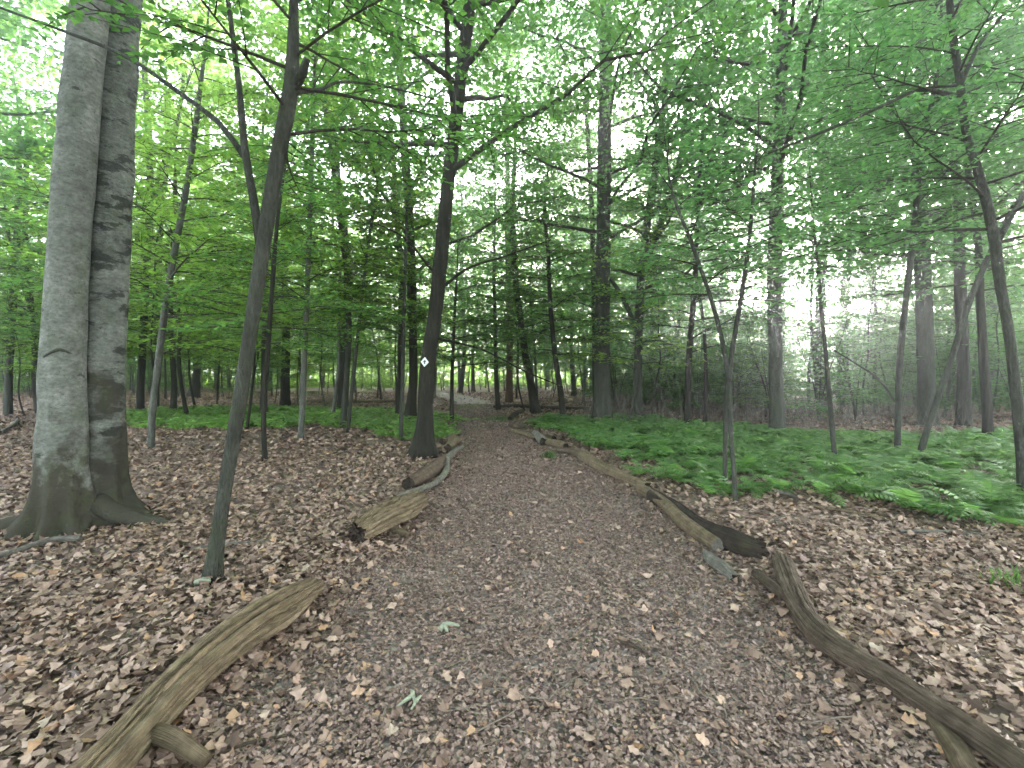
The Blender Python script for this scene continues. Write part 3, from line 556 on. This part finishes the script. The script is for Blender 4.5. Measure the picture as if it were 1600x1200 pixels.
def plant(kind, n, d0, d1, dmin, xmin=-99):
    c = tries = 0
    while c < n and tries < n * 60:
        tries += 1; d = math.sqrt(rb.uniform(d0 * d0, d1 * d1)); x = d * rb.uniform(-1.2, 1.2)
        if blocked(x, d, dmin) or in_view_gap(x, d) or x < xmin: continue
        if kind != 'shrub' and x > .38 * d and d > (28 if kind == 'canopy' else 46): continue   # right-hand wood left open here so the low sun reaches the haze
        if kind == 'canopy' and x < -.2 * d and rb.random() < .55: c += 1; continue
        k = rb.randrange(4); zone = 'mid' if abs(x - path_c(min(d, 40))) < 4.5 else ('left' if x < 0 else 'right')
        bark = rb.choice(['bark_dark', 'bark_dark', 'bark_grey', 'bark_pale'] if kind != 'canopy' else ['bark_dark', 'bark_grey'])
        leafm = {'left': rb.choice(['leaf_yellow', 'leaf_yellow', 'leaf']), 'mid': rb.choice(['leaf', 'leaf_yellow']), 'right': rb.choice(['leaf', 'leaf_cool', 'leaf_cool'])}[zone]
        t, cr = variant(kind, k, bark, leafm); nm, lab = KN[kind]
        root = link(nm, None, None, (x, d, float(ground_z(x, d)))); root.rotation_euler = (rb.uniform(-.03, .03), rb.uniform(-.03, .03), rb.uniform(0, 6.28)); s = rb.uniform(.8, 1.2); root.scale = (s, s, s)
        for o, mt in ((link('trunk', t, root), M[bark]), (tag(link('crown', cr, root), kind='stuff'), M[leafm])):
            o.material_slots[0].link = 'OBJECT'; o.material_slots[0].material = mt
        spots.append((x, d)); c += 1; PL.append((root, kind, bark, zone)); 
plant('canopy', 62, 17, 62, 3.0)
plant('under', 180, 14, 60, 1.4)
plant('pole', 120, 10.5, 48, 1.0)
plant('shrub', 60, 14, 24, .9, 4)
plant('shrub', 55, 20, 33, .9, 6)
plant('shrub', 50, 25, 50, 1.2)
SEC = [(-99, -40, 'behind the twin beech'), (-40, -29, 'behind the leaning forked slim tree'), (-29, -19, 'behind the pale upright slim tree'), (-19, -7, 'beyond the marked tree'), (-7, 5, 'around the far path end'),
       (5, 16, 'behind the large straight grey trunk'), (16, 27, 'behind the forked sapling pair'), (27, 38, 'around the brightest gap'), (38, 99, 'behind the leaning and curving right-hand trees')]
BK = {'bark_dark': 'dark', 'bark_grey': 'grey', 'bark_pale': 'pale'}
ORD = ['leftmost', 'second from left', 'third from left', 'fourth from left', 'fifth from left', 'sixth from left', 'seventh from left'] + [w + ' from left' for w in ('eighth', 'ninth', 'tenth', 'eleventh', 'twelfth', 'thirteenth', 'fourteenth', 'fifteenth')]
sect = {}
for root, kind, bark, zone in PL:
    a = math.degrees(math.atan2(root.location.x, root.location.y)); w = [t for lo, hi, t in SEC if lo <= a < hi][0]
    sect.setdefault((kind, bark, w), []).append((a, root))
for (kind, bark, w), L in sect.items():
    L.sort(key=lambda q: q[0]); nm = {'under': 'slim %s leafy tree', 'pole': 'thin %s pole sapling', 'canopy': 'tall %s broad-crowned tree', 'shrub': 'low leafy %s-stemmed shrub'}[kind] % BK[bark]
    for q, (a, root) in enumerate(L):
        od = '' if len(L) == 1 else (', ' + (ORD[q] if q < 15 else 'towards the right'))
        tag(root, nm + ' ' + w + od, 'shrub' if kind == 'shrub' else 'tree', 'background shrubs' if kind == 'shrub' else 'background trees')

# the wood goes on behind the camera and to its sides; unseen trees there are added to cut front light
for q, (x, y, kind) in enumerate(((-5.5, -4, 'canopy'), (4.6, -3.2, 'canopy'), (0.9, -8.5, 'canopy'), (-9.5, 1.0, 'canopy'), (9.4, 1.6, 'canopy'), (-11, -9, 'canopy'), (8.5, -9.5, 'canopy'), (-4.2, -13, 'canopy'), (4.5, -15, 'canopy'), (15, -2, 'canopy'), (-15, -2.5, 'canopy'), (14, -12, 'canopy'), (-15.5, 12.3, 'canopy'), (-20.5, 16.5, 'canopy'), (-12.6, 9.2, 'under'), (-13.6, 11.7, 'under'), (-16.5, 14.4, 'under'), (-2.6, -5.5, 'under'), (2.9, -6.5, 'under'), (6.8, -1.0, 'under'), (-7.5, -1.2, 'under'))):
    t, cr = TPL[kind][q % 4]; root = link(KN[kind][0], None, None, (x, y, float(ground_z(x, y)))); root.rotation_euler = (0, 0, q * 1.7)
    tag(root, ('tall' if kind == 'canopy' else 'slim') + (' tree growing just outside the left picture edge' if y > 9 else ' unseen tree added in the wood behind the viewpoint for shade'), 'tree', 'trees beside and behind the viewpoint')
    link('trunk', t, root); tag(link('crown', cr, root), kind='stuff')
# far edge of the wood: one mass
fw = MB(); rs = np.random.RandomState(77); N = 115000
ang = np.radians(rs.uniform(-62, 62, N)); dist = rs.uniform(58, 85, N); h = rs.uniform(0, 1, N) ** 1.7 * 24
x = np.sin(ang) * dist; y = np.cos(ang) * dist
dens = vnoise(ang * 24, h * .35) + .6 * vnoise(ang * 70 + 5, h * .9); deg = np.degrees(ang)
keep = (dens > -.38 - .5 * (h < 8)) & ~((deg > 25) & (deg < 42) & (h > 9 + 4 * vnoise(ang * 40, h * 0))) & ~((deg > 30.5) & (deg < 35.5) & (h > 8.5) & (h < 17) & (dens < .3)); x, y, h = x[keep], y[keep], h[keep]; n = len(x)  # kept low at the right to let the sun into the haze
B = np.stack([x, y, h], 1)
add_leaves(fw, B, rs.normal(0, 1, (n, 3)) * np.array((1, 1, .5)), np.array((0, 0, 1.)) + rs.normal(0, .6, (n, 3)), rs.uniform(.38, .75, n), 0, .35)
for k in range(150):
    a = math.radians(rs.uniform(-62, 62)); d = rs.uniform(56, 84); p0 = np.array((math.sin(a) * d, math.cos(a) * d, -.2)); r = rs.uniform(.06, .22)
    tube(fw, p0 + np.array([(0, 0, 0), (rs.normal(0, .3), 0, 7), (rs.normal(0, .8), 0, 15)]), r * np.array([1, .8, .4]), 6, 1, cap=False)
tag(link('far_woodland', fw.mesh('far_woodland', [M['leaf_yellow'], M['bark_dark']], [1])), 'far edge of the wood reading as one green mass', 'woodland', kind='stuff')

# ------------------------------------------------------------------ ferns and ground cover
def inside(poly, x, y):
    c = np.zeros(len(x), bool); n = len(poly)
    for a in range(n):
        x1, y1 = poly[a]; x2, y2 = poly[(a + 1) % n]
        c ^= ((y1 > y) != (y2 > y)) & (x < (x2 - x1) * (y - y1) / (y2 - y1 + 1e-9) + x1)
    return c
def frond(mb, rs, az, L, lean, mat=0, origin=(0, 0, 0), np_=11):
    s = np.linspace(0, 1, np_ + 1); el = lean * (1 - s) - .55 * s; dl = L / np_
    hx = np.concatenate(([0], np.cumsum(np.cos(el[:-1]) * dl))); hz = np.concatenate(([0], np.cumsum(np.sin(el[:-1]) * dl)))
    d = np.array((math.cos(az), math.sin(az), 0)); sd = np.array((-d[1], d[0], 0))
    p = np.array(origin) + hx[:, None] * d + hz[:, None] * np.array((0, 0, 1.))
    w = L * .26 * np.sin(np.pi * np.clip((s - .08) / .98, 0, 1) ** .7) * (s > .1) * rs.uniform(.85, 1.15)
    for sg in (1, -1):
        b = p[1:-1]; ww = w[1:-1, None]; t = p[2:] - p[:-2]; t /= np.linalg.norm(t, axis=1)[:, None]
        tip = b + sd * sg * ww + t * ww * .45 + np.array((0, 0, -.25)) * ww + rs.normal(0, .06, b.shape) * ww; hw = dl * .36
        v = np.stack([b - t * hw, b + t * hw, b * .45 + tip * .55 + t * hw * .8, tip, b * .45 + tip * .55 - t * hw * .8], 1); k = np.arange(len(b))[:, None] * 5
        q = np.array([[0, 1, 2, 4]]); mb.add(v.reshape(-1, 3), k + (q if sg < 0 else q[:, ::-1])); q = np.array([[4, 2, 3]]); mb.f.append(k + q + mb.n - len(v) * 5); mb.m.append(mat)
    st = np.concatenate([p + sd * .003, (p - sd * .003)[::-1]]); m_ = len(p)
    mb.add(st, [(a, a + 1, 2 * m_ - 2 - a, 2 * m_ - 1 - a) for a in range(m_ - 1)], mat)
rs = np.random.RandomState(21)
FR = []
for k in range(5):
    mb = MB(); frond(mb, rs, 0, 1.0, rs.uniform(.95, 1.4), np_=13); FR.append(mb.mesh('frond', [M['fern']], False))
BED_R = [at(*p)[:2] for p in ((828, 660), (860, 676), (915, 698), (1010, 738), (1090, 768), (1160, 778), (1250, 772), (1330, 784), (1420, 790), (1475, 822), (1560, 838), (1680, 860), (1800, 800), (1800, 690), (1600, 682), (1400, 690), (1250, 678), (1100, 668), (950, 656))]
BED_L = [at(*p)[:2] for p in ((190, 648), (190, 667), (300, 673), (420, 674), (500, 668), (560, 672), (600, 684), (680, 690), (716, 680), (716, 655), (640, 646), (540, 642), (400, 640), (300, 642))]
bb = np.array(BED_R); n = 2100; x = rs.uniform(bb[:, 0].min(), bb[:, 0].max(), n); y = rs.uniform(bb[:, 1].min(), bb[:, 1].max(), n)
k = inside(BED_R, x + rs.normal(0, .12, n), y + rs.normal(0, .12, n)); x, y = x[k], y[k]
inview = np.abs(x) < 1.16 * y + .3; x, y = x[inview], y[inview]
order = np.argsort(np.hypot(x, y)); x, y = x[order], y[order]; print('ferns', len(x))
NEAR = 70
fb = MB()
for q in range(len(x)):
    z = float(ground_z(x[q], y[q])); size = rs.uniform(.3, .58); nf = rs.randint(6, 9); a0 = rs.uniform(0, 6.3)
    if q < NEAR:
        root = link('fern', None, None, (x[q], y[q], z)); root.empty_display_size = .1
        zone = 'beside the curving tree' if x[q] > .95 * y[q] else ('in the fern bed front, right of sapling pair' if x[q] > .5 * y[q] else 'at the bed edge close to the log row')
        tag(root, 'low green fern with arching fronds ' + zone, 'fern', 'ferns ' + zone)
        for f in range(nf):
            o = link('frond', FR[rs.randint(5)], root); s = size * rs.uniform(.75, 1.15); o.scale = (s, s, s); o.rotation_euler = (rs.normal(0, .12), rs.normal(0, .15), a0 + f * 6.283 / nf + rs.normal(0, .25))
    else:
        for f in range(nf): frond(fb, rs, a0 + f * 6.283 / nf + rs.normal(0, .25), size * rs.uniform(.75, 1.15), rs.uniform(.85, 1.4), 0, (x[q], y[q], z), 9 if y[q] < 7 else 6)
tag(link('fern_bed', fb.mesh('fern_bed', [M['fern']], False)), 'dense bed of green ferns spreading right of the log row', 'ferns', kind='stuff')
bb = np.array(BED_L); n = 1500; x = rs.uniform(bb[:, 0].min(), bb[:, 0].max(), n); y = rs.uniform(bb[:, 1].min(), bb[:, 1].max(), n)
k = inside(BED_L, x + rs.normal(0, .2, n), y + rs.normal(0, .2, n)); x, y = x[k], y[k]; print('cover', len(x))
gc = MB()
for q in range(len(x)):
    for f in range(5): frond(gc, rs, rs.uniform(0, 6.3), rs.uniform(.28, .5), rs.uniform(.6, 1.3), 0, (x[q], y[q], float(ground_z(x[q], y[q]))), 4)
tag(link('ground_cover', gc.mesh('ground_cover', [M['cover']], False)), 'pale green low fern cover in a band left of the path', 'ground cover', kind='stuff')
# small grass tufts by the path
def tuft(px, py, n, w, label):
    c = at(px, py); mb = MB(); r = np.random.RandomState(int(px))
    for k in range(n):
        b = np.array((r.normal(0, w), r.normal(0, w * .8), 0)); b[2] = float(ground_z(c[0] + b[0], c[1] + b[1])); a = r.uniform(0, 6.3); L = r.uniform(.08, .2); d = np.array((math.cos(a), math.sin(a), 0)); s = np.array((-d[1], d[0], 0)) * .006
        m_ = b + d * L * .25 + np.array((0, 0, L * .7)); e = b + d * L * .7 + np.array((0, 0, L * .85)); mb.add([b - s, b + s, m_ + s, m_ - s, e], [(0, 1, 2, 3)]); mb.f.append(np.array([[3, 2, 4]]) + mb.n - 5); mb.m.append(0)
    tag(link('grass_tuft', mb.mesh('grass_tuft', [M['grass']], False), None, (c[0], c[1], 0)), label, 'grass', 'grass tufts along the path')
tuft(782, 655, 260, .28, 'bright green grass tuft on the path beside the far log pile')
tuft(730, 636, 160, .4, 'small green grass tuft at the far left path bend')
tuft(858, 714, 90, .05, 'tiny green tuft on the path left of the log row')
tuft(1580, 925, 40, .07, 'small green tuft in the leaves at the right edge')
# dead brush at the back of the fern bed
db = MB(); n = 900
for k in range(n):
    a = rs.uniform(.14, 1.0); d = rs.uniform(13.5, 21) * (1 - .12 * a); xx = a * d; b = np.array((xx, d, float(ground_z(xx, d)) - .02)); H = rs.uniform(.25, 1.15) * (1.2 - .4 * a); ln = rs.normal(0, .42, 2)
    s = np.array((.006, 0, 0)) * rs.uniform(.7, 1.8); e = b + np.array((ln[0] * H, ln[1] * H, H)); m_ = (b + e) / 2 + rs.normal(0, .05, 3) * H
    db.add([b - s, b + s, m_ + s * .7, m_ - s * .7, e + s * .3, e - s * .3], [(0, 1, 2, 3), (3, 2, 4, 5)])
    for u in range(4):
        t0 = b + (e - b) * rs.uniform(.3, .9); t1 = t0 + rs.normal(0, .18, 3) * H + np.array((0, 0, .12)); db.add([t0 - s * .5, t0 + s * .5, t1], [(0, 1, 2)])
tag(link('dead_brush', db.mesh('dead_brush', [M['dead_grass']], False)), 'brown tangle of dead twigs behind the fern bed', 'brush', kind='stuff')

# ------------------------------------------------------------------ logs and sticks
def log(name, label, px, wood, seed, group=None, ends=True, seg=22, ridge=.09, dents=(), stubs=(), sink=.12, cat='log', n=50, zoff=0.0, endmat=None, jag=.25, knobs=()):
    """px: (x, y, width) where the log's middle line meets the picture; lies on the ground"""
    rs = np.random.RandomState(seed + 40); P = []; R = []
    for q in px:
        x, y, w = q[:3]; g = at(x, y); r = rad(w, g[1], x) * 1.12; h = r * (1 - sink) + zoff + .025
        d = ray(x, y); t = (EYE - h) / -d[2]; p = d * t; p[2] = h + EYE - EYE; P.append(p); R.append(r)
    P = np.array(P); P[:, 2] += ground_z(P[:, 0], P[:, 1]); base = P[len(P) // 2] * 1; base[2] = float(ground_z(base[0], base[1]))
    C = resample(np.column_stack([P - base, R]), n); pp, rr = C[:, :3], C[:, 3]
    ph = rs.uniform(0, 6.3, 6); cracks = [(rs.uniform(0, 6.28), rs.rand(), rs.uniform(.06, .22), rs.uniform(.15, .4)) for _ in range(26 if seg >= 50 else (12 if seg > 20 else 0))]
    def disp(s, th, q):
        r = np.interp(s, np.linspace(0, 1, n), rr)
        d = sum(np.cos(k * th + ph[a] + 1.2 * vnoise(s * (3 + a), s * 0 + a * 9.1 + seed)) * w for a, (k, w) in enumerate(((2, .5), (3, .55), (5, .55), (9, .45), (15, .5), (21, .4))[:5 if seg < 50 else 6])) * ridge * (.6 + 1.2 * (vnoise(s * 3 + seed, np.cos(th) * 1.3) + .5))
        Ls = np.linalg.norm(pp[-1] - pp[0]) / rr.mean(); d = d + .16 * vnoise(s * Ls * .2 + seed, np.cos(th) * 1.5 + 9) + .10 * vnoise(s * Ls * .12 + 3, np.cos(th) * 6 + seed) + .06 * vnoise(s * Ls * .3 + 3, np.sin(th) * 11 + seed)
        for (ca, cs, cl, cd) in cracks: d = d - cd * np.exp(-((s - cs) / cl) ** 4 - (np.angle(np.exp(1j * (th - ca - .5 * vnoise(s * 6 + ca, s * 0 + cs * 50)))) / (3.2 / seg)) ** 2)
        for (ds, dt, ws, wt, dep) in dents: d = d - dep * np.exp(-((s - ds) / ws) ** 2 - (np.angle(np.exp(1j * (th - dt))) / wt) ** 2)
        return r * d
    mb = MB(); tube(mb, pp, rr, seg, 0, disp, cap=False)
    v = mb.v[0].reshape(n, seg, 3); t, U, V = frames(pp)
    jg = rs.normal(0, jag, (2, seg)); jg = (jg + np.roll(jg, 1, 1)) / 2
    v[0] += t[0] * (jg[0] * rr[0])[:, None]; v[-1] += t[-1] * (jg[1] * rr[-1])[:, None]; mb.v[0] = v.reshape(-1, 3)
    me = mb.mesh('body', [M[wood]]); uv = me.uv_layers.new(name='UVMap')
    vi = np.empty(len(me.loops), np.int32); me.loops.foreach_get('vertex_index', vi); row, colm = vi // seg, vi % seg
    leng = np.concatenate(([0], np.cumsum(np.linalg.norm(np.diff(pp, axis=0), axis=1)))); cc = colm.reshape(-1, 4).copy(); wrap = (cc.max(1) == seg - 1) & (cc.min(1) == 0); cc[wrap[:, None] & (cc == 0)] = seg
    uv.data.foreach_set('uv', np.stack([leng[row], cc.ravel() / seg], 1).astype(np.float32).ravel())
    root = link(name, None, None, base); root.empty_display_size = .15; tag(root, label, cat, group); link('body', me, root)
    for e_ in (0, -1) if ends else ():
        ring = v[e_]; cen = pp[e_] - t[e_] * rr[e_] * (.25 if e_ == -1 else -.25); eb = MB(); inn = cen + (ring - pp[e_]) * .55 + rs.normal(0, .06, ring.shape) * rr[e_]
        allv = np.concatenate([cen[None], inn, ring]); k = np.arange(seg); k2 = (k + 1) % seg; sg = 1 if e_ == -1 else -1
        f3 = np.stack([np.zeros(seg, int), 1 + k, 1 + k2], 1)[:, ::sg]; f4 = np.stack([1 + k, 1 + seg + k, 1 + seg + k2, 1 + k2], 1)[:, ::sg]
        eb.add(allv, f3); eb.f.append(f4); eb.m.append(0); link('broken_end', eb.mesh('broken_end', [M[endmat or 'wood_dark']], False), root)
    for sp in stubs:
        g0 = at(sp[0][0], sp[0][1]); S = []; W = []
        for (x, y, w, h) in sp: g = at(x, y); d = ray(x, y); tt = (EYE - h) / -d[2]; S.append(d * tt); W.append(rad(w, g[1], x))
        S = np.array(S) + np.array((0, 0, EYE)) - base; C = resample(np.column_stack([S, W]), 12); sb = MB(); trunk_mesh(sb, C[:, :3], C[:, 3], 12, 0, 0, 0, .12, seed); sm = sb.mesh('branch_stub', [M[wood]]); uvl = sm.uv_layers.new(name='UVMap'); vi = np.empty(len(sm.loops), np.int32); sm.loops.foreach_get('vertex_index', vi); uvl.data.foreach_set('uv', np.stack([vi // 12 * .02, vi % 12 / 12], 1).astype(np.float32).ravel()); link('branch_stub', sm, root)
    return root
LG = 'logs lining the path'
log('log', 'thick split tan log with hollow groove in the near left foreground', [(60, 1290, 88), (165, 1190, 70), (270, 1080, 60), (370, 995, 52), (440, 945, 43), (492, 912, 26)], 'wood_tan', 1, LG, seg=110, n=140, ridge=.15, sink=-.06, jag=.5,
    dents=((.62, 1.7, .05, .35, .6), (.5, 1.5, .09, .22, .45), (.3, 2.1, .12, .2, .4), (.75, 2.3, .07, .2, .4)), stubs=([(225, 1140, 40, .08), (275, 1158, 32, .08), (322, 1190, 27, .04)],))
log('log', 'weathered mossy log with hollow end left of path in front of marked tree', [(556, 838, 30), (585, 818, 35), (620, 798, 34), (655, 778, 25)], 'wood_tan', 2, LG, seg=56, n=70, ridge=.12, sink=.2, jag=.4, dents=((.25, 1.6, .1, .4, .6), (.6, 2.2, .15, .2, .4)), stubs=([(612, 826, 14, .04), (640, 836, 9, .02)],))
log('log', 'short brown log behind the thin curved branch below marked tree', [(638, 755, 17), (660, 740, 20), (684, 724, 18), (690, 718, 14)], 'wood_brown', 3, LG, n=36)
log('curved_branch', 'thin pale curved branch winding beside the left path edge', [(596, 800, 6), (630, 772, 7), (660, 761, 8), (682, 748, 8), (696, 732, 8), (701, 712, 8), (712, 702, 7), (722, 695, 6)], 'wood_grey', 4, LG, ends=False, seg=12, n=60, ridge=.04, sink=-.2, cat='branch')
log('log', 'short pale log lying at left path edge right of marked tree foot', [(690, 690, 9), (705, 688, 9), (716, 684, 8)], 'wood_tan', 5, LG, seg=14, n=20)
log('log', 'small upright-ended log stub at the end of the left log row', [(700, 700, 10), (707, 690, 12), (709, 682, 12)], 'wood_tan', 6, LG, seg=14, n=20)
log('log', 'long brown log in near right foreground with knee bend', [(1222, 876, 27), (1240, 922, 31), (1270, 970, 35), (1305, 1002, 38), (1380, 1048, 37), (1470, 1106, 42), (1560, 1166, 50), (1680, 1250, 64)], 'wood_brown', 7, LG, seg=80, n=120, ridge=.08, sink=-.1, jag=.3, dents=((.2, 1.8, .06, .3, .25), (.55, 1.8, .1, .2, .25)),
    stubs=([(1180, 895, 15, .06), (1205, 914, 18, .07), (1235, 936, 20, .08), (1255, 955, 20, .09)],))
log('log', 'tan wedge of wood under the near right log', [(1452, 1112, 22), (1485, 1150, 34), (1530, 1215, 46)], 'wood_tan', 8, LG, n=30, sink=.5)
log('log', 'dark rotten log lying beside the light tan pole right of path', [(1018, 768, 17), (1060, 795, 20), (1100, 822, 23), (1150, 845, 29), (1194, 862, 25)], 'wood_dark', 9, LG, n=60, ridge=.12, jag=.5)
log('pole', 'light tan pole with sawn end right of path', [(1000, 757, 14), (1032, 776, 17), (1058, 800, 19), (1090, 826, 20), (1122, 846, 20)], 'wood_tan', 10, LG, seg=20, n=50, ridge=.03, jag=.05, endmat='wood_grey', sink=0, cat='log')
log('bark_piece', 'flat mossy pale piece of bark right of path', [(1104, 860, 16), (1125, 878, 20), (1148, 897, 14)], 'wood_grey', 11, LG, n=30, sink=.7, cat='bark')
log('log', 'thick tan log ending at the fern bed edge midway along the right row', [(910, 708, 13), (935, 722, 14), (970, 738, 14), (1012, 756, 13)], 'wood_tan', 12, LG, n=50)
log('log', 'brown log between the row and the thick tan log', [(872, 700, 8), (892, 702, 9), (908, 708, 10)], 'wood_brown', 13, LG, seg=14, n=24)
log('log', 'thick short tan log with dark end near the right row middle', [(850, 686, 9), (868, 690, 10), (884, 696, 10)], 'wood_tan', 14, LG, seg=16, n=24)
log('log', 'stubby pale log crossing the right row', [(837, 675, 10), (843, 680, 11), (850, 687, 11)], 'wood_grey', 15, LG, seg=16, n=20)
log('log', 'long thin pale log in the far part of the right row', [(803, 671, 6), (820, 675, 6), (838, 681, 6)], 'wood_tan', 16, LG, seg=12, n=24)
log('log', 'short far log with dark end in the log pile', [(799, 661, 7), (808, 664, 8), (816, 663, 7)], 'wood_brown', 17, LG, seg=12, n=18)
log('log', 'far pale stick lying in the log pile', [(802, 656, 3), (810, 656, 3), (818, 655, 3)], 'wood_tan', 18, LG, seg=8, n=12)
log('log', 'far dark log slanting at the back of the log pile', [(797, 652, 6), (806, 646, 6), (816, 642, 5)], 'wood_dark', 19, LG, seg=10, n=14)
log('log', 'small cut log end among ferns beside the right row', [(858, 680, 8), (866, 684, 9)], 'wood_tan', 20, LG, seg=14, n=14)
log('fallen_trunk', 'long dark fallen trunk across the wood beyond the path end', [(772, 634, 4), (810, 635, 5), (850, 637, 5), (920, 639, 4)], 'wood_dark', 21, None, seg=10, n=24)
log('fallen_trunk', 'grey fallen trunk far behind the left ground cover', [(470, 627, 3), (540, 628, 4), (620, 627, 4)], 'wood_brown', 22, None, seg=10, n=24)
ST = 'sticks on the leaf litter'
for k, (lab, px, wd) in enumerate((('pale thin stick lying right of the twin sapling foot', [(1215, 768, 5), (1235, 774, 5), (1250, 781, 4)], 'wood_grey'), ('long pale stick on leaves in front of the fern bed', [(1268, 790, 5), (1320, 797, 6), (1382, 808, 5)], 'wood_tan'),
        ('grey forked stick near the fern bed at right', [(1405, 833, 6), (1470, 832, 7), (1545, 838, 5)], 'wood_grey'), ('brown stick ending under the right ferns', [(1440, 815, 5), (1490, 827, 7), (1530, 832, 6)], 'wood_tan'),
        ('grey exposed branch lying before the twin beech roots', [(-20, 868, 10), (30, 856, 11), (80, 842, 12), (126, 838, 12)], 'wood_grey'), ('pale crooked stick left of the twin beech', [(0, 676, 6), (15, 668, 6), (28, 652, 6)], 'wood_grey'),
        ('thin twig lying on the path near the foreground', [(965, 990, 4), (1000, 1005, 5), (1015, 1016, 3)], 'wood_brown'), ('thin twig at bottom left beside the tan log stub', [(330, 1168, 6), (390, 1145, 6), (450, 1134, 4)], 'wood_brown'),
        ('thin twig on the leaves right of the knee-bent log', [(1385, 985, 4), (1410, 974, 4), (1432, 964, 3)], 'wood_brown'), ('short twig leaning at the near right log', [(1338, 1088, 5), (1365, 1082, 5), (1392, 1076, 4)], 'wood_tan'),
        ('thin stick left of the near tan log', [(230, 945, 4), (250, 930, 4), (264, 915, 3)], 'wood_grey'), ('long thin stick on leaves below the leaning slim tree', [(300, 858, 5), (360, 852, 5), (440, 848, 4)], 'wood_grey'))):
    log('stick', lab, px, wd, 60 + k, ST, ends=False, seg=8, n=20, ridge=.03, sink=-.6, cat='stick')
def lichen(px, py, label, pts, w):
    c = at(px, py); c[2] = float(ground_z(c[0], c[1])) + .035; mb = MB()
    for p in pts: tube(mb, resample(np.array([(a, b, z) for a, b, z in p]), 8), np.linspace(w, w * .4, 8), 7)
    tag(link('lichen_twig', mb.mesh('lichen_twig', [M['lichen']]), None, c), label, 'twig')
lichen(640, 1095, 'pale green lichen covered twig on the path foreground', ([(0, .06, 0), (.01, .02, .012), (.03, -.02, .01), (.02, -.06, .004)], [(.01, .02, .012), (-.03, -.03, .012), (-.05, -.05, .004)], [(.03, -.02, .01), (.05, .01, .02)]), .012)
lichen(700, 985, 'curled grey green lichen flake on the path', ([(-.05, 0, 0), (-.02, .02, .025), (.03, .01, .03), (.06, .03, .01)], [(-.02, .02, .02), (0, -.03, .01)]), .018)
lichen(318, 922, 'pale fungus cap at the foot of the leaning slim tree', ([(-.05, 0, .0), (0, -.01, .02), (.05, 0, .005)], [(-.02, .02, .01), (.03, .03, .012)]), .022)

# ------------------------------------------------------------------ trail marker on the marked tree
mk = pt(666, 566, MARKED.location.y); r = rad(24, MARKED.location.y); mk[1] -= r + .012
root = link('trail_marker', None, None, mk); tag(root, 'small white diamond trail marker with black arrow on dark trunk', 'sign'); root.rotation_euler = (0, .06, .2)
mb = MB(); a, b, t = .072, .088, .004
v = [(-a, -t, 0), (0, -t, -b), (a, -t, 0), (0, -t, b), (-a, t, 0), (0, t, -b), (a, t, 0), (0, t, b)]
mb.add(v, [(0, 1, 2, 3), (7, 6, 5, 4), (0, 4, 5, 1), (1, 5, 6, 2), (2, 6, 7, 3), (3, 7, 4, 0)]); link('plate', mb.mesh('plate', [M['sign_white']], False), root)
mb = MB(); ar = [(-.011, -.034), (.011, -.034), (.011, .004), (.03, .004), (0, .04), (-.03, .004), (-.011, .004)]
mb.add([(x, -t - .003, z) for x, z in ar] + [(x, -t + .001, z) for x, z in ar], [(0, 1, 2, 6), (7, 8, 9, 13)][:1]); mb.f.append(np.array([[3, 4, 5]])); mb.m.append(0); mb.f.append(np.array([[6, 2, 3, 5]])); mb.m.append(0)
link('arrow', mb.mesh('arrow', [M['sign_black']], False), root)
for sz in (.06, -.06):
    mb = MB(); tube(mb, np.array([(0, -t - .004, sz), (0, t + .05, sz)]), .004, 8); link('nail', mb.mesh('nail', [M['bark_dark']]), root)

# ------------------------------------------------------------------ haze: added volume standing in for lens glare
if HAZE_DENSITY:
    mb = MB(); lo, hi = np.array((-460., -70., -1.5)), np.array((460., 520., 28.))
    v = [(x, y, z) for z in (lo[2], hi[2]) for y in (lo[1], hi[1]) for x in (lo[0], hi[0])]
    mb.add(v, [(0, 2, 3, 1), (4, 5, 7, 6), (0, 1, 5, 4), (2, 6, 7, 3), (0, 4, 6, 2), (1, 3, 7, 5)])
    hm = bpy.data.materials.new('glare_haze'); hm.use_nodes = True; nt = hm.node_tree; nt.nodes.remove(nt.nodes['Principled BSDF'])
    pv = nt.nodes.new('ShaderNodeVolumePrincipled'); pv.inputs['Color'].default_value = (.86, .93, .97, 1); pv.inputs['Density'].default_value = HAZE_DENSITY; pv.inputs['Anisotropy'].default_value = .87
    nt.links.new(pv.outputs[0], nt.nodes['Material Output'].inputs['Volume'])
    tag(link('haze', mb.mesh('haze', [hm], False)), 'thin pale haze added to stand in for lens glare', 'haze', kind='stuff')
